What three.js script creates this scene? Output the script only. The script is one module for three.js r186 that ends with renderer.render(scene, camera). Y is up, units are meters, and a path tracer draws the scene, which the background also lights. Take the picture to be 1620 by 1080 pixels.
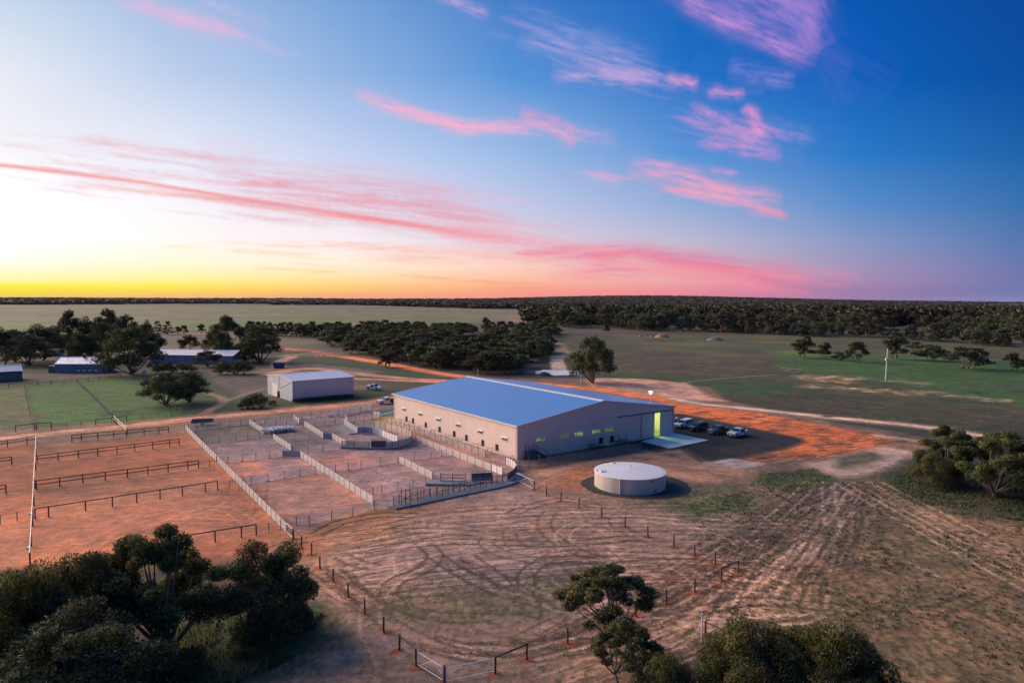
import * as THREE from 'three';
import { mergeGeometries } from 'three/addons/utils/BufferGeometryUtils.js';
import { MarchingCubes } from 'three/addons/objects/MarchingCubes.js';

// ------------------------------------------------------------------ camera, sky, sun, exposure
const D2R = Math.PI / 180;
const scene = new THREE.Scene();
const CAM_H = 28, FPX = 1080, PITCH = 3.47, ROLL = 0.318;
const camera = new THREE.PerspectiveCamera(53.13, 1.5, 0.5, 60000);
camera.position.set(0, CAM_H, 0);
camera.rotation.order = 'YXZ';
camera.rotation.set(-PITCH * D2R, 0, ROLL * D2R);
camera.updateMatrixWorld(true);
const renderer = new THREE.WebGLRenderer({ antialias: true });
renderer.toneMapping = THREE.LinearToneMapping;
renderer.toneMappingExposure = 1.12;
renderer.shadowMap.enabled = true;

const SUN_AZ = -66, SUN_EL = 20;            // degrees, azimuth from straight ahead, positive to the right
const sunDir = new THREE.Vector3(Math.sin(SUN_AZ * D2R) * Math.cos(SUN_EL * D2R), Math.sin(SUN_EL * D2R), -Math.cos(SUN_AZ * D2R) * Math.cos(SUN_EL * D2R));
const sun = new THREE.DirectionalLight(new THREE.Color(1.0, 0.76, 0.54), 5.0);
sun.position.copy(sunDir).multiplyScalar(600);
sun.castShadow = true; sun.shadow.radius = 104; sun.shadow.mapSize.set(2048, 2048);
Object.assign(sun.shadow.camera, { left: -200, right: 200, top: 200, bottom: -200, near: 1, far: 1400 });
sun.target.position.set(0, 0, -120);
sun.position.add(sun.target.position);
scene.add(sun, sun.target);

// seeded random numbers and noise
function RNG(seed) { let s = seed >>> 0; return () => { s = (s + 0x6D2B79F5) | 0; let t = Math.imul(s ^ (s >>> 15), 1 | s); t = (t + Math.imul(t ^ (t >>> 7), 61 | t)) ^ t; return ((t ^ (t >>> 14)) >>> 0) / 4294967296; }; }
const rnd = RNG(20240611);
const NT = 256, ntab = new Float32Array(NT * NT); { const r = RNG(77); for (let i = 0; i < ntab.length; i++) ntab[i] = r(); }
function vnoise(x, y) {
  const xf = Math.floor(x), yf = Math.floor(y); let u = x - xf, v = y - yf; u = u * u * (3 - 2 * u); v = v * v * (3 - 2 * v);
  const x0 = xf & 255, x1 = (xf + 1) & 255, y0 = (yf & 255) << 8, y1 = ((yf + 1) & 255) << 8;
  const a = ntab[y0 + x0], b = ntab[y0 + x1], c = ntab[y1 + x0], d = ntab[y1 + x1];
  return a + (b - a) * u + (c - a) * v + (a - b - c + d) * u * v;
}
function fbm(x, y, o) { let s = 0, a = 0.5, t = 0; for (let i = 0; i < o; i++) { s += a * vnoise(x, y); t += a; a *= 0.5; x = x * 2.03 + 17.1; y = y * 2.03 + 9.7; } return s / t; }
const clamp = (x, a, b) => Math.min(b, Math.max(a, x)), lerp = (a, b, t) => a + (b - a) * t;
const sstep = (a, b, x) => { const t = clamp((x - a) / (b - a), 0, 1); return t * t * (3 - 2 * t); };
const s2l = (c) => { c /= 255; return c <= 0.04045 ? c / 12.92 : Math.pow((c + 0.055) / 1.055, 2.4); };

// the sky after sunset: colours by angle from the sun's azimuth and by height, cirrus lit from below
const skyTex = (() => {
  const W = 4096, H = 2048, data = new Float32Array(W * H * 4);
  // columns: degrees from the afterglow's azimuth; rows: height above the horizon as tan(elevation) towards the middle of the view
  const colD = [8, 18.4, 31, 45, 59, 71.6, 82, 125, 180];
  const rowY = [-900, 0, 120, 240, 320, 380, 420, 445, 458, 472];
  const grid = [
    [[128, 168, 208], [112, 155, 203], [92, 142, 199], [72, 128, 193], [56, 114, 184], [46, 104, 174], [44, 98, 164], [46, 96, 160], [50, 98, 160]],
    [[198, 218, 234], [160, 190, 226], [120, 163, 214], [62, 124, 198], [20, 100, 186], [6, 86, 176], [8, 72, 152], [22, 78, 150], [30, 82, 150]],
    [[232, 237, 243], [188, 208, 234], [146, 182, 225], [84, 147, 212], [28, 113, 196], [6, 94, 184], [6, 78, 158], [28, 84, 156], [38, 88, 156]],
    [[240, 241, 244], [230, 235, 245], [194, 211, 239], [150, 185, 227], [86, 147, 211], [40, 120, 196], [26, 98, 168], [44, 100, 164], [56, 104, 164]],
    [[252, 250, 248], [246, 245, 248], [226, 228, 243], [190, 201, 230], [142, 172, 214], [86, 140, 198], [54, 112, 172], [70, 114, 170], [82, 120, 170]],
    [[255, 254, 248], [254, 250, 244], [248, 240, 240], [220, 209, 223], [188, 186, 208], [134, 152, 194], [84, 118, 172], [92, 122, 174], [104, 126, 174]],
    [[255, 253, 232], [255, 251, 214], [255, 244, 216], [249, 214, 198], [212, 181, 188], [160, 147, 183], [102, 119, 170], [110, 124, 172], [116, 128, 172]],
    [[255, 252, 176], [255, 248, 150], [255, 224, 152], [251, 190, 154], [233, 167, 168], [164, 137, 174], [106, 118, 169], [114, 124, 170], [120, 128, 170]],
    [[255, 244, 12], [255, 234, 62], [255, 204, 116], [249, 166, 134], [234, 143, 153], [152, 122, 168], [103, 117, 172], [114, 122, 168], [118, 126, 168]],
    [[250, 216, 60], [251, 190, 108], [249, 166, 117], [245, 147, 128], [226, 124, 148], [143, 118, 168], [112, 127, 182], [114, 122, 166], [116, 124, 164]],
  ].map((r) => r.map((c) => c.map(s2l)));
  const rowQ = rowY.map((y) => Math.tan(Math.atan((540 - y) / FPX) - PITCH * D2R)).reverse(), G = grid.slice().reverse();
  const find = (a, x) => { if (x <= a[0]) return [0, 0]; for (let i = 1; i < a.length; i++) if (x < a[i]) return [i - 1, (x - a[i - 1]) / (a[i] - a[i - 1])]; return [a.length - 2, 1]; };
  // cirrus strokes: points in pixels of the photograph (directions only), half width, colour, strength, wisp length and fineness
  const strokes = [
    [[[-260, 228], [0, 261], [200, 286], [400, 318], [600, 347], [830, 385]], 3.4, [236, 150, 142], 1.2, 200, 3, 0.20],
    [[[120, 290], [300, 312], [480, 338], [640, 356]], 2.6, [240, 178, 150], 0.9, 160, 3, 0.30],
    [[[250, 305], [420, 325], [620, 352], [830, 380]], 6, [228, 140, 150], 1.0, 190, 5, 0.28],
    [[[-120, 214], [100, 237], [220, 246]], 5, [232, 190, 196], 0.5, 80, 4, 0.42],
    [[[100, 219], [210, 230], [320, 249], [380, 258]], 9, [226, 168, 182], 0.75, 90, 5, 0.38],
    [[[140, 268], [320, 278]], 6, [214, 180, 196], 0.55, 90, 4, 0.42],
    [[[300, 262], [450, 284], [600, 304], [760, 322]], 36, [216, 166, 186], 0.95, 190, 15, 0.45],
    [[[420, 300], [560, 318], [700, 340], [820, 362]], 27, [222, 140, 158], 1.0, 190, 12, 0.44],
    [[[380, 290], [470, 296]], 7, [226, 128, 146], 0.8, 70, 4, 0.34],
    [[[420, 384], [560, 392], [760, 400], [900, 412]], 6, [246, 168, 150], 0.75, 110, 4, 0.42],
    [[[260, 389], [330, 393]], 2.2, [238, 214, 150], 0.7, 60, 3, 0.3],
    [[[350, 397], [490, 403]], 2.6, [240, 200, 150], 0.7, 70, 3, 0.36],
    [[[395, 423], [545, 431]], 2.6, [240, 188, 110], 0.75, 70, 3, 0.36],
    [[[610, 434], [800, 448], [900, 452]], 3.4, [240, 156, 116], 0.75, 90, 3, 0.36],
    [[[560, 144], [610, 163], [665, 183], [730, 199], [790, 200], [840, 205]], 10, [246, 168, 194], 1.0, 80, 5, 0.30],
    [[[820, 176], [870, 194], [918, 224]], 13, [240, 150, 184], 0.85, 60, 5, 0.38],
    [[[760, 198], [840, 200], [980, 222]], 11, [226, 166, 204], 0.6, 80, 5, 0.42],
    [[[180, -10], [250, 14], [320, 40], [395, 66]], 13, [234, 172, 206], 0.85, 70, 5, 0.38],
    [[[300, -6], [380, 25], [430, 55]], 15, [196, 180, 220], 0.5, 80, 5, 0.44],
    [[[690, -14], [735, 8], [775, 24]], 9, [214, 168, 214], 0.8, 40, 5, 0.38],
    [[[800, 8], [880, 40], [980, 78]], 16, [152, 160, 214], 0.5, 70, 5, 0.46],
    [[[820, 50], [920, 85], [1040, 118]], 26, [166, 160, 214], 0.7, 90, 9, 0.44],
    [[[870, 112], [960, 122], [1045, 128]], 13, [204, 166, 212], 0.75, 60, 5, 0.40],
    [[[1040, -30], [1110, 14], [1180, 45], [1295, 96]], 17, [196, 140, 206], 0.95, 80, 5, 0.34],
    [[[1120, -20], [1230, 22], [1300, 60]], 44, [150, 128, 208], 0.9, 70, 9, 0.38],
    [[[1200, -30], [1270, 20], [1300, 80]], 30, [164, 126, 202], 0.85, 60, 8, 0.36],
    [[[1052, 122], [1080, 128], [1106, 134]], 10, [230, 156, 202], 0.9, 26, 5, 0.38],
    [[[1118, 142], [1150, 148], [1180, 146]], 9, [222, 152, 204], 0.85, 30, 5, 0.38],
    [[[1150, 108], [1200, 118], [1260, 130]], 17, [150, 138, 208], 0.75, 50, 5, 0.42],
    [[[1180, 164], [1194, 186], [1200, 200], [1212, 214]], 9, [242, 148, 194], 1.0, 30, 5, 0.32],
    [[[1085, 174], [1130, 196], [1180, 212], [1222, 222]], 15, [216, 148, 204], 0.85, 46, 5, 0.38],
    [[[1100, 222], [1160, 230], [1240, 246]], 11, [218, 144, 200], 0.8, 50, 5, 0.40],
    [[[1200, 200], [1260, 214], [1290, 226]], 15, [130, 140, 206], 0.5, 50, 5, 0.42],
    [[[990, 262], [1060, 276], [1130, 298], [1240, 322]], 15, [238, 158, 188], 0.95, 70, 5, 0.36],
    [[[1040, 298], [1120, 308], [1180, 318]], 6, [244, 152, 176], 0.9, 60, 4, 0.34],
    [[[1192, 330], [1248, 344]], 6, [240, 140, 166], 0.95, 40, 4, 0.28],
    [[[920, 270], [985, 288]], 11, [214, 176, 210], 0.55, 60, 5, 0.42],
    [[[1120, 270], [1170, 276]], 6, [216, 150, 196], 0.7, 40, 4, 0.36],
    [[[690, 372], [800, 384], [930, 402]], 16, [234, 152, 166], 0.8, 150, 9, 0.42],
    [[[820, 404], [930, 400], [1010, 400], [1100, 418], [1180, 434], [1290, 458]], 17, [226, 116, 146], 1.1, 160, 9, 0.36],
    [[[860, 432], [980, 432], [1100, 440], [1270, 462]], 14, [238, 134, 150], 0.95, 160, 9, 0.40],
    [[[980, 388], [1060, 400], [1150, 410], [1290, 424]], 9, [196, 138, 170], 0.8, 90, 5, 0.38],
    [[[1180, 440], [1290, 452], [1420, 466]], 10, [150, 118, 164], 0.8, 110, 4, 0.36],
    [[[1180, 426], [1300, 432], [1370, 434]], 6, [206, 140, 168], 0.6, 80, 4, 0.4],
    [[[760, 452], [900, 462], [1080, 470]], 5, [240, 140, 130], 0.6, 110, 4, 0.40],
  ];
  { // many thin feathered streaks between the main ones
    const r = RNG(616), streak = (x0, x1, yAt, slope, n, cols, w0, w1, l0, l1, s0, s1) => { for (let i = 0; i < n; i++) { const x = lerp(x0, x1, r()), y = yAt(x) + (r() + r() - 1) * s0, L = lerp(l0, l1, r()), m = slope * (0.7 + 0.6 * r()), bow = (r() - 0.5) * 0.05 * L; strokes.push([[[x - L / 2, y - L / 2 * m], [x, y + bow], [x + L / 2, y + L / 2 * m]], lerp(w0, w1, r() * r()), cols[Math.floor(r() * cols.length)], s1 * (0.35 + 0.65 * r()), 70 + 60 * r(), 4, 0.34 + 0.1 * r()]); } };
    streak(60, 830, (x) => 252 + x * 0.13, 0.14, 70, [[226, 158, 176], [222, 176, 192], [236, 158, 152], [206, 170, 194]], 1.6, 5.5, 60, 220, 52, 0.8);
    streak(380, 900, (x) => 392 + (x - 380) * 0.06, 0.06, 34, [[244, 176, 150], [240, 160, 142], [238, 190, 168]], 1.4, 3.6, 60, 180, 26, 0.7);
    streak(830, 1290, (x) => 402 + (x - 830) * 0.09, 0.11, 46, [[226, 118, 148], [236, 140, 156], [200, 132, 166], [240, 150, 150]], 1.6, 5, 50, 180, 26, 0.8);
    streak(800, 1060, (x) => 60 + (x - 800) * 0.28, 0.34, 30, [[160, 160, 214], [190, 166, 214], [206, 160, 206]], 2.5, 7, 40, 130, 44, 0.5);
    streak(1080, 1280, (x) => 205 + (x - 1180) * 0.15, 0.28, 26, [[206, 146, 204], [232, 146, 194], [150, 140, 206]], 2, 6, 24, 80, 34, 0.6);
    streak(930, 1250, (x) => 280 + (x - 930) * 0.17, 0.2, 20, [[232, 158, 188], [214, 170, 206]], 1.8, 5, 40, 110, 18, 0.6);
    streak(560, 960, (x) => 170 + (x - 560) * 0.12, 0.2, 18, [[236, 168, 198], [210, 176, 214]], 2, 6, 40, 120, 16, 0.45);
    streak(180, 440, (x) => 10 + (x - 180) * 0.25, 0.3, 14, [[226, 176, 208], [196, 184, 220]], 2, 6, 40, 110, 16, 0.45);
  }
  for (const s of strokes) s.ys = [Math.min(...s[0].map((p) => p[1])) - 3.4 * s[1], Math.max(...s[0].map((p) => p[1])) + 3.4 * s[1]];
  const inv = camera.matrixWorldInverse, v3 = new THREE.Vector3();
  for (let j = 0; j < H; j++) {
    const el = ((j + 0.5) / H - 0.5) * Math.PI, se = Math.sin(el), ce = Math.cos(el);
    for (let i = 0; i < W; i++) {
      const a = ((i + 0.5) / W - 0.5) * 2 * Math.PI, x = Math.cos(a) * ce, z = Math.sin(a) * ce, o = (j * W + i) * 4;
      const az = Math.atan2(x, -z) / D2R; let dA = Math.abs(az + 45); if (dA > 180) dA = 360 - dA;
      const q = Math.max(0.002, se / Math.max(ce, 1e-3)) / Math.cos(clamp(az, -50, 50) * D2R);
      const [c, ct] = find(colD, dA), [r, rt] = find(rowQ, q);
      let px = [0, 0, 0];
      for (let k = 0; k < 3; k++) px[k] = lerp(lerp(G[r][c][k], G[r][c + 1][k], ct), lerp(G[r + 1][c][k], G[r + 1][c + 1][k], ct), rt);
      const glow = Math.exp(-Math.pow((az + 62) / 18, 2)) * sstep(0.03, 0.09, q) * Math.exp(-Math.pow(Math.max(0, q - 0.11) / 0.09, 2));
      for (let k = 0; k < 3; k++) px[k] *= (k === 1 ? 0.90 : 0.925) * (1 + 1.4 * glow);
      if (el > 0 && el < 0.5 && Math.abs(az) < 62) {
        v3.set(x, se, z).transformDirection(inv);
        const ix = 810 + FPX * v3.x / -v3.z, iy = 540 - FPX * v3.y / -v3.z;
        for (const stroke of strokes) {
          if (iy < stroke.ys[0] || iy > stroke.ys[1]) continue; const [pts, w, col, str, len, fine, th] = stroke;
          let best = 1e9, along = 0, side = 0, acc = 0, total = 0;
          const x0 = pts[0][0] - 3 * w - 40, x1 = pts[pts.length - 1][0] + 3 * w + 40; if (ix < x0 || ix > x1) continue;
          for (let m = 1; m < pts.length; m++) total += Math.hypot(pts[m][0] - pts[m - 1][0], pts[m][1] - pts[m - 1][1]);
          for (let m = 1; m < pts.length; m++) {
            const ax = pts[m - 1][0], ay = pts[m - 1][1], bx = pts[m][0] - ax, by = pts[m][1] - ay, L = Math.hypot(bx, by);
            const t = clamp(((ix - ax) * bx + (iy - ay) * by) / (L * L), 0, 1), dx = ix - ax - bx * t, dy = iy - ay - by * t, d = Math.hypot(dx, dy);
            if (d < best) { best = d; along = acc + t * L; side = (bx * dy - by * dx) / L; }
            acc += L;
          }
          if (best > 3.2 * w) continue;
          const wob = (fbm(along / len * 1.4 + w, side / w * 0.35 + 3.1, 3) - 0.5) * w * 1.6, s = (side + wob) / w;
          const fl = (side + along * 0.07) / w * fine * 0.5 + col[0], f0 = fbm(along / len * 1.3 + col[1], fl, 5), f1 = 1 - Math.abs(2 * fbm(along / len * 1.7 + 31 + wob * 0.02, fl * 1.5 + 7, 3) - 1), f = f0 * 0.62 + f1 * 0.34;
          const f2 = fbm(along / len * 5 + side / w * 0.8, side / w * fine * 1.8 - along / len * 2.0 + 40, 3);
          const ends = sstep(0, 0.22, along / total) * sstep(0, 0.22, 1 - along / total);
          const d = clamp(str * Math.exp(-s * s * 1.1) * (0.35 + 0.65 * ends) * sstep(0, 0.05, Math.min(along, total - along) / total + 0.02 * f) * sstep(th - 0.10, th + 0.40, f * 0.68 + f2 * 0.32) * 0.9, 0, 0.9);
          if (d > 0.003) for (let k = 0; k < 3; k++) px[k] = lerp(px[k], s2l(col[k]), d);
        }
      }
      data[o] = px[0]; data[o + 1] = px[1]; data[o + 2] = px[2]; data[o + 3] = 1;
    }
  }
  const t = new THREE.DataTexture(data, W, H, THREE.RGBAFormat, THREE.FloatType);
  t.mapping = THREE.EquirectangularReflectionMapping; t.magFilter = THREE.LinearFilter; t.minFilter = THREE.LinearFilter; t.needsUpdate = true;
  return t;
})();
scene.background = skyTex; scene.environment = skyTex;
scene.backgroundIntensity = 1; scene.environmentIntensity = 1;

// ------------------------------------------------------------------ helpers
// A pixel of the photograph gives a direction; where it meets the level y0 (the ground unless told) is the point.
const _o = new THREE.Vector3(), _d = new THREE.Vector3();
function ray(px, py) { return _d.set((px - 810) / FPX, (540 - py) / FPX, -1).transformDirection(camera.matrixWorld).clone(); }
function P(px, py, y0 = 0) { const d = ray(px, py), t = (y0 - CAM_H) / d.y; return new THREE.Vector3(d.x * t, y0, d.z * t); }
// height of something standing at a ground point whose top is seen at row py
function topAt(g, px, py) { const d = ray(px, py), t = Math.hypot(g.x, g.z) / Math.hypot(d.x, d.z); return CAM_H + d.y * t; }
const pxPerM = (g) => FPX / -g.z;

const taken = new Map();
function numbered(name) { const n = taken.get(name) || 0; taken.set(name, n + 1); return n ? name + '_' + String(n).padStart(3, '0') : name; }
function tag(o, label, category, group, kind) {
  if (label) o.userData.label = label; if (category) o.userData.category = category; if (group) o.userData.group = group; if (kind) o.userData.kind = kind; return o;
}
function thing(name, label, category, pos, turn = 0, group) {
  const o = new THREE.Group(); o.name = numbered(name); if (pos) o.position.copy(pos); o.rotation.y = turn; tag(o, label, category, group); scene.add(o); return o;
}
function mesh(name, geo, m, parent) {
  const o = new THREE.Mesh(Array.isArray(geo) ? (geo.length > 1 ? mergeGeometries(geo) : geo[0]) : geo, m);
  o.name = parent ? name : numbered(name); o.castShadow = o.receiveShadow = true; (parent || scene).add(o); return o;
}
function structure(name, geo, m, label, category) { const o = mesh(name, geo, m); tag(o, label, category, null, 'structure'); return o; }
function dup(root, label) { const c = root.clone(); c.name = numbered(root.name.replace(/_\d{3}$/, '')); if (label) c.userData = { ...root.userData, label }; else c.userData = { ...root.userData }; scene.add(c); return c; }
const M4 = new THREE.Matrix4(), EU = new THREE.Euler(), QT = new THREE.Quaternion();
function place(g, x = 0, y = 0, z = 0, rx = 0, ry = 0, rz = 0) { M4.compose(new THREE.Vector3(x, y, z), QT.setFromEuler(EU.set(rx, ry, rz, 'YXZ')), new THREE.Vector3(1, 1, 1)); return g.applyMatrix4(M4); }
function box(w, h, d, x = 0, y = 0, z = 0, rx = 0, ry = 0, rz = 0) { return place(new THREE.BoxGeometry(w, h, d), x, y, z, rx, ry, rz); }
function cyl(r0, r1, h, x = 0, y = 0, z = 0, n = 8) { return place(new THREE.CylinderGeometry(r1, r0, h, n), x, y + h / 2, z); }
function bar(a, b, r, n = 6, r2 = r) {          // round bar between two points
  const A = new THREE.Vector3(...a), B = new THREE.Vector3(...b), dir = B.clone().sub(A), L = dir.length(), g = new THREE.CylinderGeometry(r2, r, L, n);
  M4.compose(A.add(B).multiplyScalar(0.5), QT.setFromUnitVectors(new THREE.Vector3(0, 1, 0), dir.normalize()), new THREE.Vector3(1, 1, 1)); return g.applyMatrix4(M4);
}
function mat(rgb, rough = 0.8, extra = {}) { const m = new THREE.MeshStandardMaterial({ roughness: rough, metalness: 0, ...extra }); m.color.setRGB(...rgb); return m; }

// ------------------------------------------------------------------ ground
const GAIN = [1.46, 1.40, 1.34];
const tiles = [
  { n: 'near_l', x0: -90, x1: 0, d0: 38, d1: 105, w: 2048, h: 1536, bump: 0.05 },
  { n: 'near_r', x0: 0, x1: 90, d0: 38, d1: 105, w: 2048, h: 1536, bump: 0.05 },
  { n: 'mid_l', x0: -260, x1: 0, d0: 105, d1: 330, w: 2048, h: 2048, bump: 0.05 },
  { n: 'mid_r', x0: 0, x1: 260, d0: 105, d1: 330, w: 2048, h: 2048, bump: 0.05 },
  { n: 'far', x0: -1050, x1: 1050, d0: 330, d1: 1300, w: 2048, h: 1024, bump: 0 },
  { n: 'plain', x0: -9500, x1: 9500, d0: 1300, d1: 13000, w: 2048, h: 1024, bump: 0 },
];
// a smooth curve through points, in metres
function curve(pts, step = 1.0, closed = false) {
  const c = new THREE.CatmullRomCurve3(pts.map((p) => (p.isVector3 ? p : P(p[0], p[1]))), closed, 'centripetal'); return c.getSpacedPoints(Math.max(4, Math.ceil(c.getLength() / step)));
}
function offsetLine(pts, off) {
  return pts.map((p, i) => { const a = pts[Math.max(0, i - 1)], b = pts[Math.min(pts.length - 1, i + 1)], dx = b.x - a.x, dz = b.z - a.z, l = Math.hypot(dx, dz) || 1; return new THREE.Vector3(p.x - dz / l * off, 0, p.z + dx / l * off); });
}
// road centre lines (pixels), half widths in metres
const ROADS = {
  farm: { pts: [[-60, 701], [60, 688], [150, 679], [230, 671], [300, 663], [370, 657], [430, 651], [500, 645], [560, 639.5], [600, 635], [640, 627], [690, 616], [730, 607.5]], w: 3.2 },
  orange: { pts: [[420, 545.5], [447, 549.5], [494, 556], [550, 565], [605, 574.2], [660, 584.5], [716, 593.5], [770, 600], [850, 607], [950, 617], [1040, 630], [1110, 641]], w: 3.4 },
  loop: { pts: [[420, 594], [445, 588], [470, 584], [500, 583], [545, 588], [600, 595], [660, 600], [730, 603]], w: 3.0 },
  shedtrack: { pts: [[555, 598.5], [605, 600.5], [660, 603], [720, 604.5], [770, 605]], w: 2.6 },
  branch: { pts: [[494, 556.5], [470, 562], [452, 568], [440, 574], [440, 580]], w: 3.2 },
  pale: { pts: [[1060, 630], [1113, 639.5], [1180, 646], [1247, 653.3], [1347, 663.5], [1467, 675.5], [1560, 690], [1680, 706]], w: 1.7 },
  spur: { pts: [[1380, 688], [1430, 694.5], [1480, 702], [1560, 716]], w: 1.6 },
  winding: { pts: [[885, 587.5], [884, 580], [881, 570], [886, 560], [896, 553], [889, 547], [872, 542.5], [850, 539], [836, 535]], w: 3.4 },
  house: { pts: [[318, 657], [333, 648], [349, 640], [354, 634], [346, 627], [325, 621.5]], w: 1.3 },
};
for (const r of Object.values(ROADS)) r.line = curve(r.pts, 2.0);

function paintGround(ctx, T) {
  const big = T.d0 >= 330;
  const rr = RNG(4242);
  const css = (c, a) => `rgba(${c[0]},${c[1]},${c[2]},${a})`;
  const path = (pts, close) => { ctx.beginPath(); pts.forEach((p, i) => (i ? ctx.lineTo(p.x, -p.z) : ctx.moveTo(p.x, -p.z))); if (close) ctx.closePath(); };
  const W = (pts) => pts.map((p) => P(p[0], p[1]));
  const line = (pts, w, c, a, dash) => { path(pts); ctx.lineWidth = w; ctx.strokeStyle = css(c, a); ctx.lineCap = 'butt'; ctx.lineJoin = 'round'; ctx.setLineDash(dash || []); ctx.stroke(); ctx.setLineDash([]); };
  const area = (pxs, c, a = 1, soft = 0) => {
    const pts = pxs[0].isVector3 ? pxs : W(pxs); path(pts, true); ctx.lineJoin = 'round';
    if (soft) for (let k = 5; k >= 1; k--) { ctx.lineWidth = 2 * soft * k / 5; ctx.strokeStyle = css(c, a * 0.20); ctx.stroke(); }
    ctx.fillStyle = css(c, a); ctx.fill();
  };
  const road = (r, c, a, w = r.w, soft = 1.6) => { for (let k = 4; k >= 0; k--) line(r.line, 2 * (w + soft * k / 4), c, k ? a * 0.25 : a); };
  const blob = (x, d, rx, rd, turn, c, a) => { ctx.beginPath(); ctx.ellipse(x, d, rx, rd, turn, 0, 7); ctx.fillStyle = css(c, a); ctx.fill(); };
  // a pair of wheel marks
  const wheels = (pxs, c, a, w = 0.32, gauge = 1.65, dash) => { const l = pxs[0].isVector3 ? pxs : curve(pxs, 0.7); for (const s of [-1, 1]) line(offsetLine(l, s * gauge / 2), w, c, a, dash); };
  // random patches inside a world rectangle
  const patches = (n, x0, x1, d0, d1, r0, r1, cols, a, stretch = 1.6, turn = 0) => { for (let i = 0; i < n; i++) { const r = r0 + (r1 - r0) * rr() * rr(); blob(x0 + (x1 - x0) * rr(), d0 + (d1 - d0) * rr(), r * stretch, r, turn + (rr() - 0.5) * 0.7, cols[Math.floor(rr() * cols.length)], a * (0.4 + 0.6 * rr())); } };

  ctx.fillStyle = 'rgb(74,66,52)'; ctx.fillRect(T.x0, T.d0, T.x1 - T.x0, T.d1 - T.d0);
  if (T.n === 'plain') {        // beyond 1.3 km: pasture on the left, bush on the right, strips of crop and bush
    ctx.fillStyle = 'rgb(62,56,56)'; ctx.fillRect(-9500, 1300, 19000, 12000);
    area([[-800, 481], [0, 481.4], [300, 481.6], [560, 482.6], [830, 491], [832, 520], [-800, 530]], [112, 114, 80], 1, 20);
    for (let i = 0; i < 90; i++) { const d = 1900 * Math.pow(6.2, rr()), x = (rr() - 0.75) * 1.5 * d; blob(x, d, d * (0.06 + 0.10 * rr()), d * (0.012 + 0.03 * rr()), 0, [[120, 112, 96], [104, 108, 80], [70, 62, 62], [138, 122, 110], [52, 47, 50]][Math.floor(rr() * 5)], 0.7); }
    area([[1560, 483.5], [1700, 484.5], [1700, 486.5], [1570, 485.5]], [104, 100, 74], 1, 30);
    return;
  }
  if (T.n === 'far') {
    area([[-700, 482], [830, 482], [832, 491], [822, 502], [800, 510], [640, 513], [480, 516], [300, 524], [200, 528], [-700, 540]], [108, 112, 76], 1, 10);
    area([[-300, 500], [150, 503], [300, 498], [560, 493], [830, 496], [826, 503], [600, 497], [330, 501], [150, 507], [-300, 506]], [134, 118, 102], 0.7, 10);
    area([[300, 489.5], [600, 489], [830, 492.5], [830, 494], [600, 491.5], [300, 491.5]], [168, 148, 132], 0.8, 6);
    area([[0, 494], [150, 496], [160, 498], [0, 499]], [110, 96, 84], 0.6, 10);
    area([[830, 492], [830, 510], [815, 510], [800, 502]], [150, 126, 110], 0.7, 10);
    area([[-300, 508], [250, 508], [480, 506], [700, 503], [480, 512], [200, 520], [-300, 522]], [104, 118, 66], 0.6, 14);
    line(curve([[42, 486], [56, 490], [74, 501]], 6), 2.2, [88, 78, 62], 0.8);
    line(curve([[0, 540], [240, 528.5], [320, 528], [350, 527]], 6), 6, [196, 140, 112], 0.9);
    area([[290, 527], [345, 526.5], [350, 531], [290, 531]], [200, 134, 104], 0.9, 4);
    area([[560, 511], [680, 514], [682, 516.5], [575, 515]], [232, 158, 110], 0.9, 3);     // pale bare ground seen between trees
    area([[700, 515.5], [735, 517], [735, 519], [700, 518]], [214, 150, 112], 0.8, 3);
    area([[880, 516], [1000, 512], [1260, 530], [1620, 545], [1800, 570], [900, 545]], [80, 74, 52], 0.8, 16);
    area([[1000, 515], [1060, 530], [1000, 545], [930, 542], [900, 520]], [92, 76, 66], 0.7, 10);
    area([[1040, 529.5], [1260, 531], [1262, 534.5], [1050, 532.5]], [168, 138, 108], 0.7, 3);
    area([[1180, 534], [1330, 534], [1320, 540], [1190, 541]], [86, 92, 50], 0.7, 10);
    area([[1380, 546], [1620, 536], [1620, 548], [1400, 552]], [92, 88, 72], 0.7, 10);
  }
  // middle distance, right: rough pasture
  area([[860, 538], [1000, 528], [1260, 532], [1700, 540], [1800, 700], [1300, 640], [940, 600], [880, 590]], [80, 80, 50], 0.9, 4);
  area([[980, 556], [1120, 560], [1240, 563], [1230, 580], [1090, 590], [1000, 580]], [88, 74, 58], 0.7, 8);
  area([[1040, 542], [1250, 540], [1260, 560], [1140, 562], [1060, 556]], [84, 88, 54], 0.7, 8);
  area([[1250, 556], [1700, 575], [1700, 650], [1560, 628], [1430, 606], [1340, 592], [1240, 580]], [74, 104, 40], 0.85, 8);
  area([[1330, 592], [1460, 588], [1620, 600], [1620, 622], [1480, 612]], [80, 94, 62], 0.6, 8);
  area([[1080, 606], [1180, 604], [1260, 612], [1240, 622], [1110, 624]], [66, 88, 40], 0.75, 3);
  area([[1000, 590], [1090, 600], [1070, 606], [980, 600]], [70, 84, 44], 0.6, 3);
  area([[1090, 630], [1300, 625], [1700, 660], [1700, 690], [1480, 672], [1250, 650]], [74, 70, 46], 0.85, 4);
  area([[1180, 626], [1400, 634], [1420, 650], [1250, 642]], [82, 68, 54], 0.6, 5);
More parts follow.
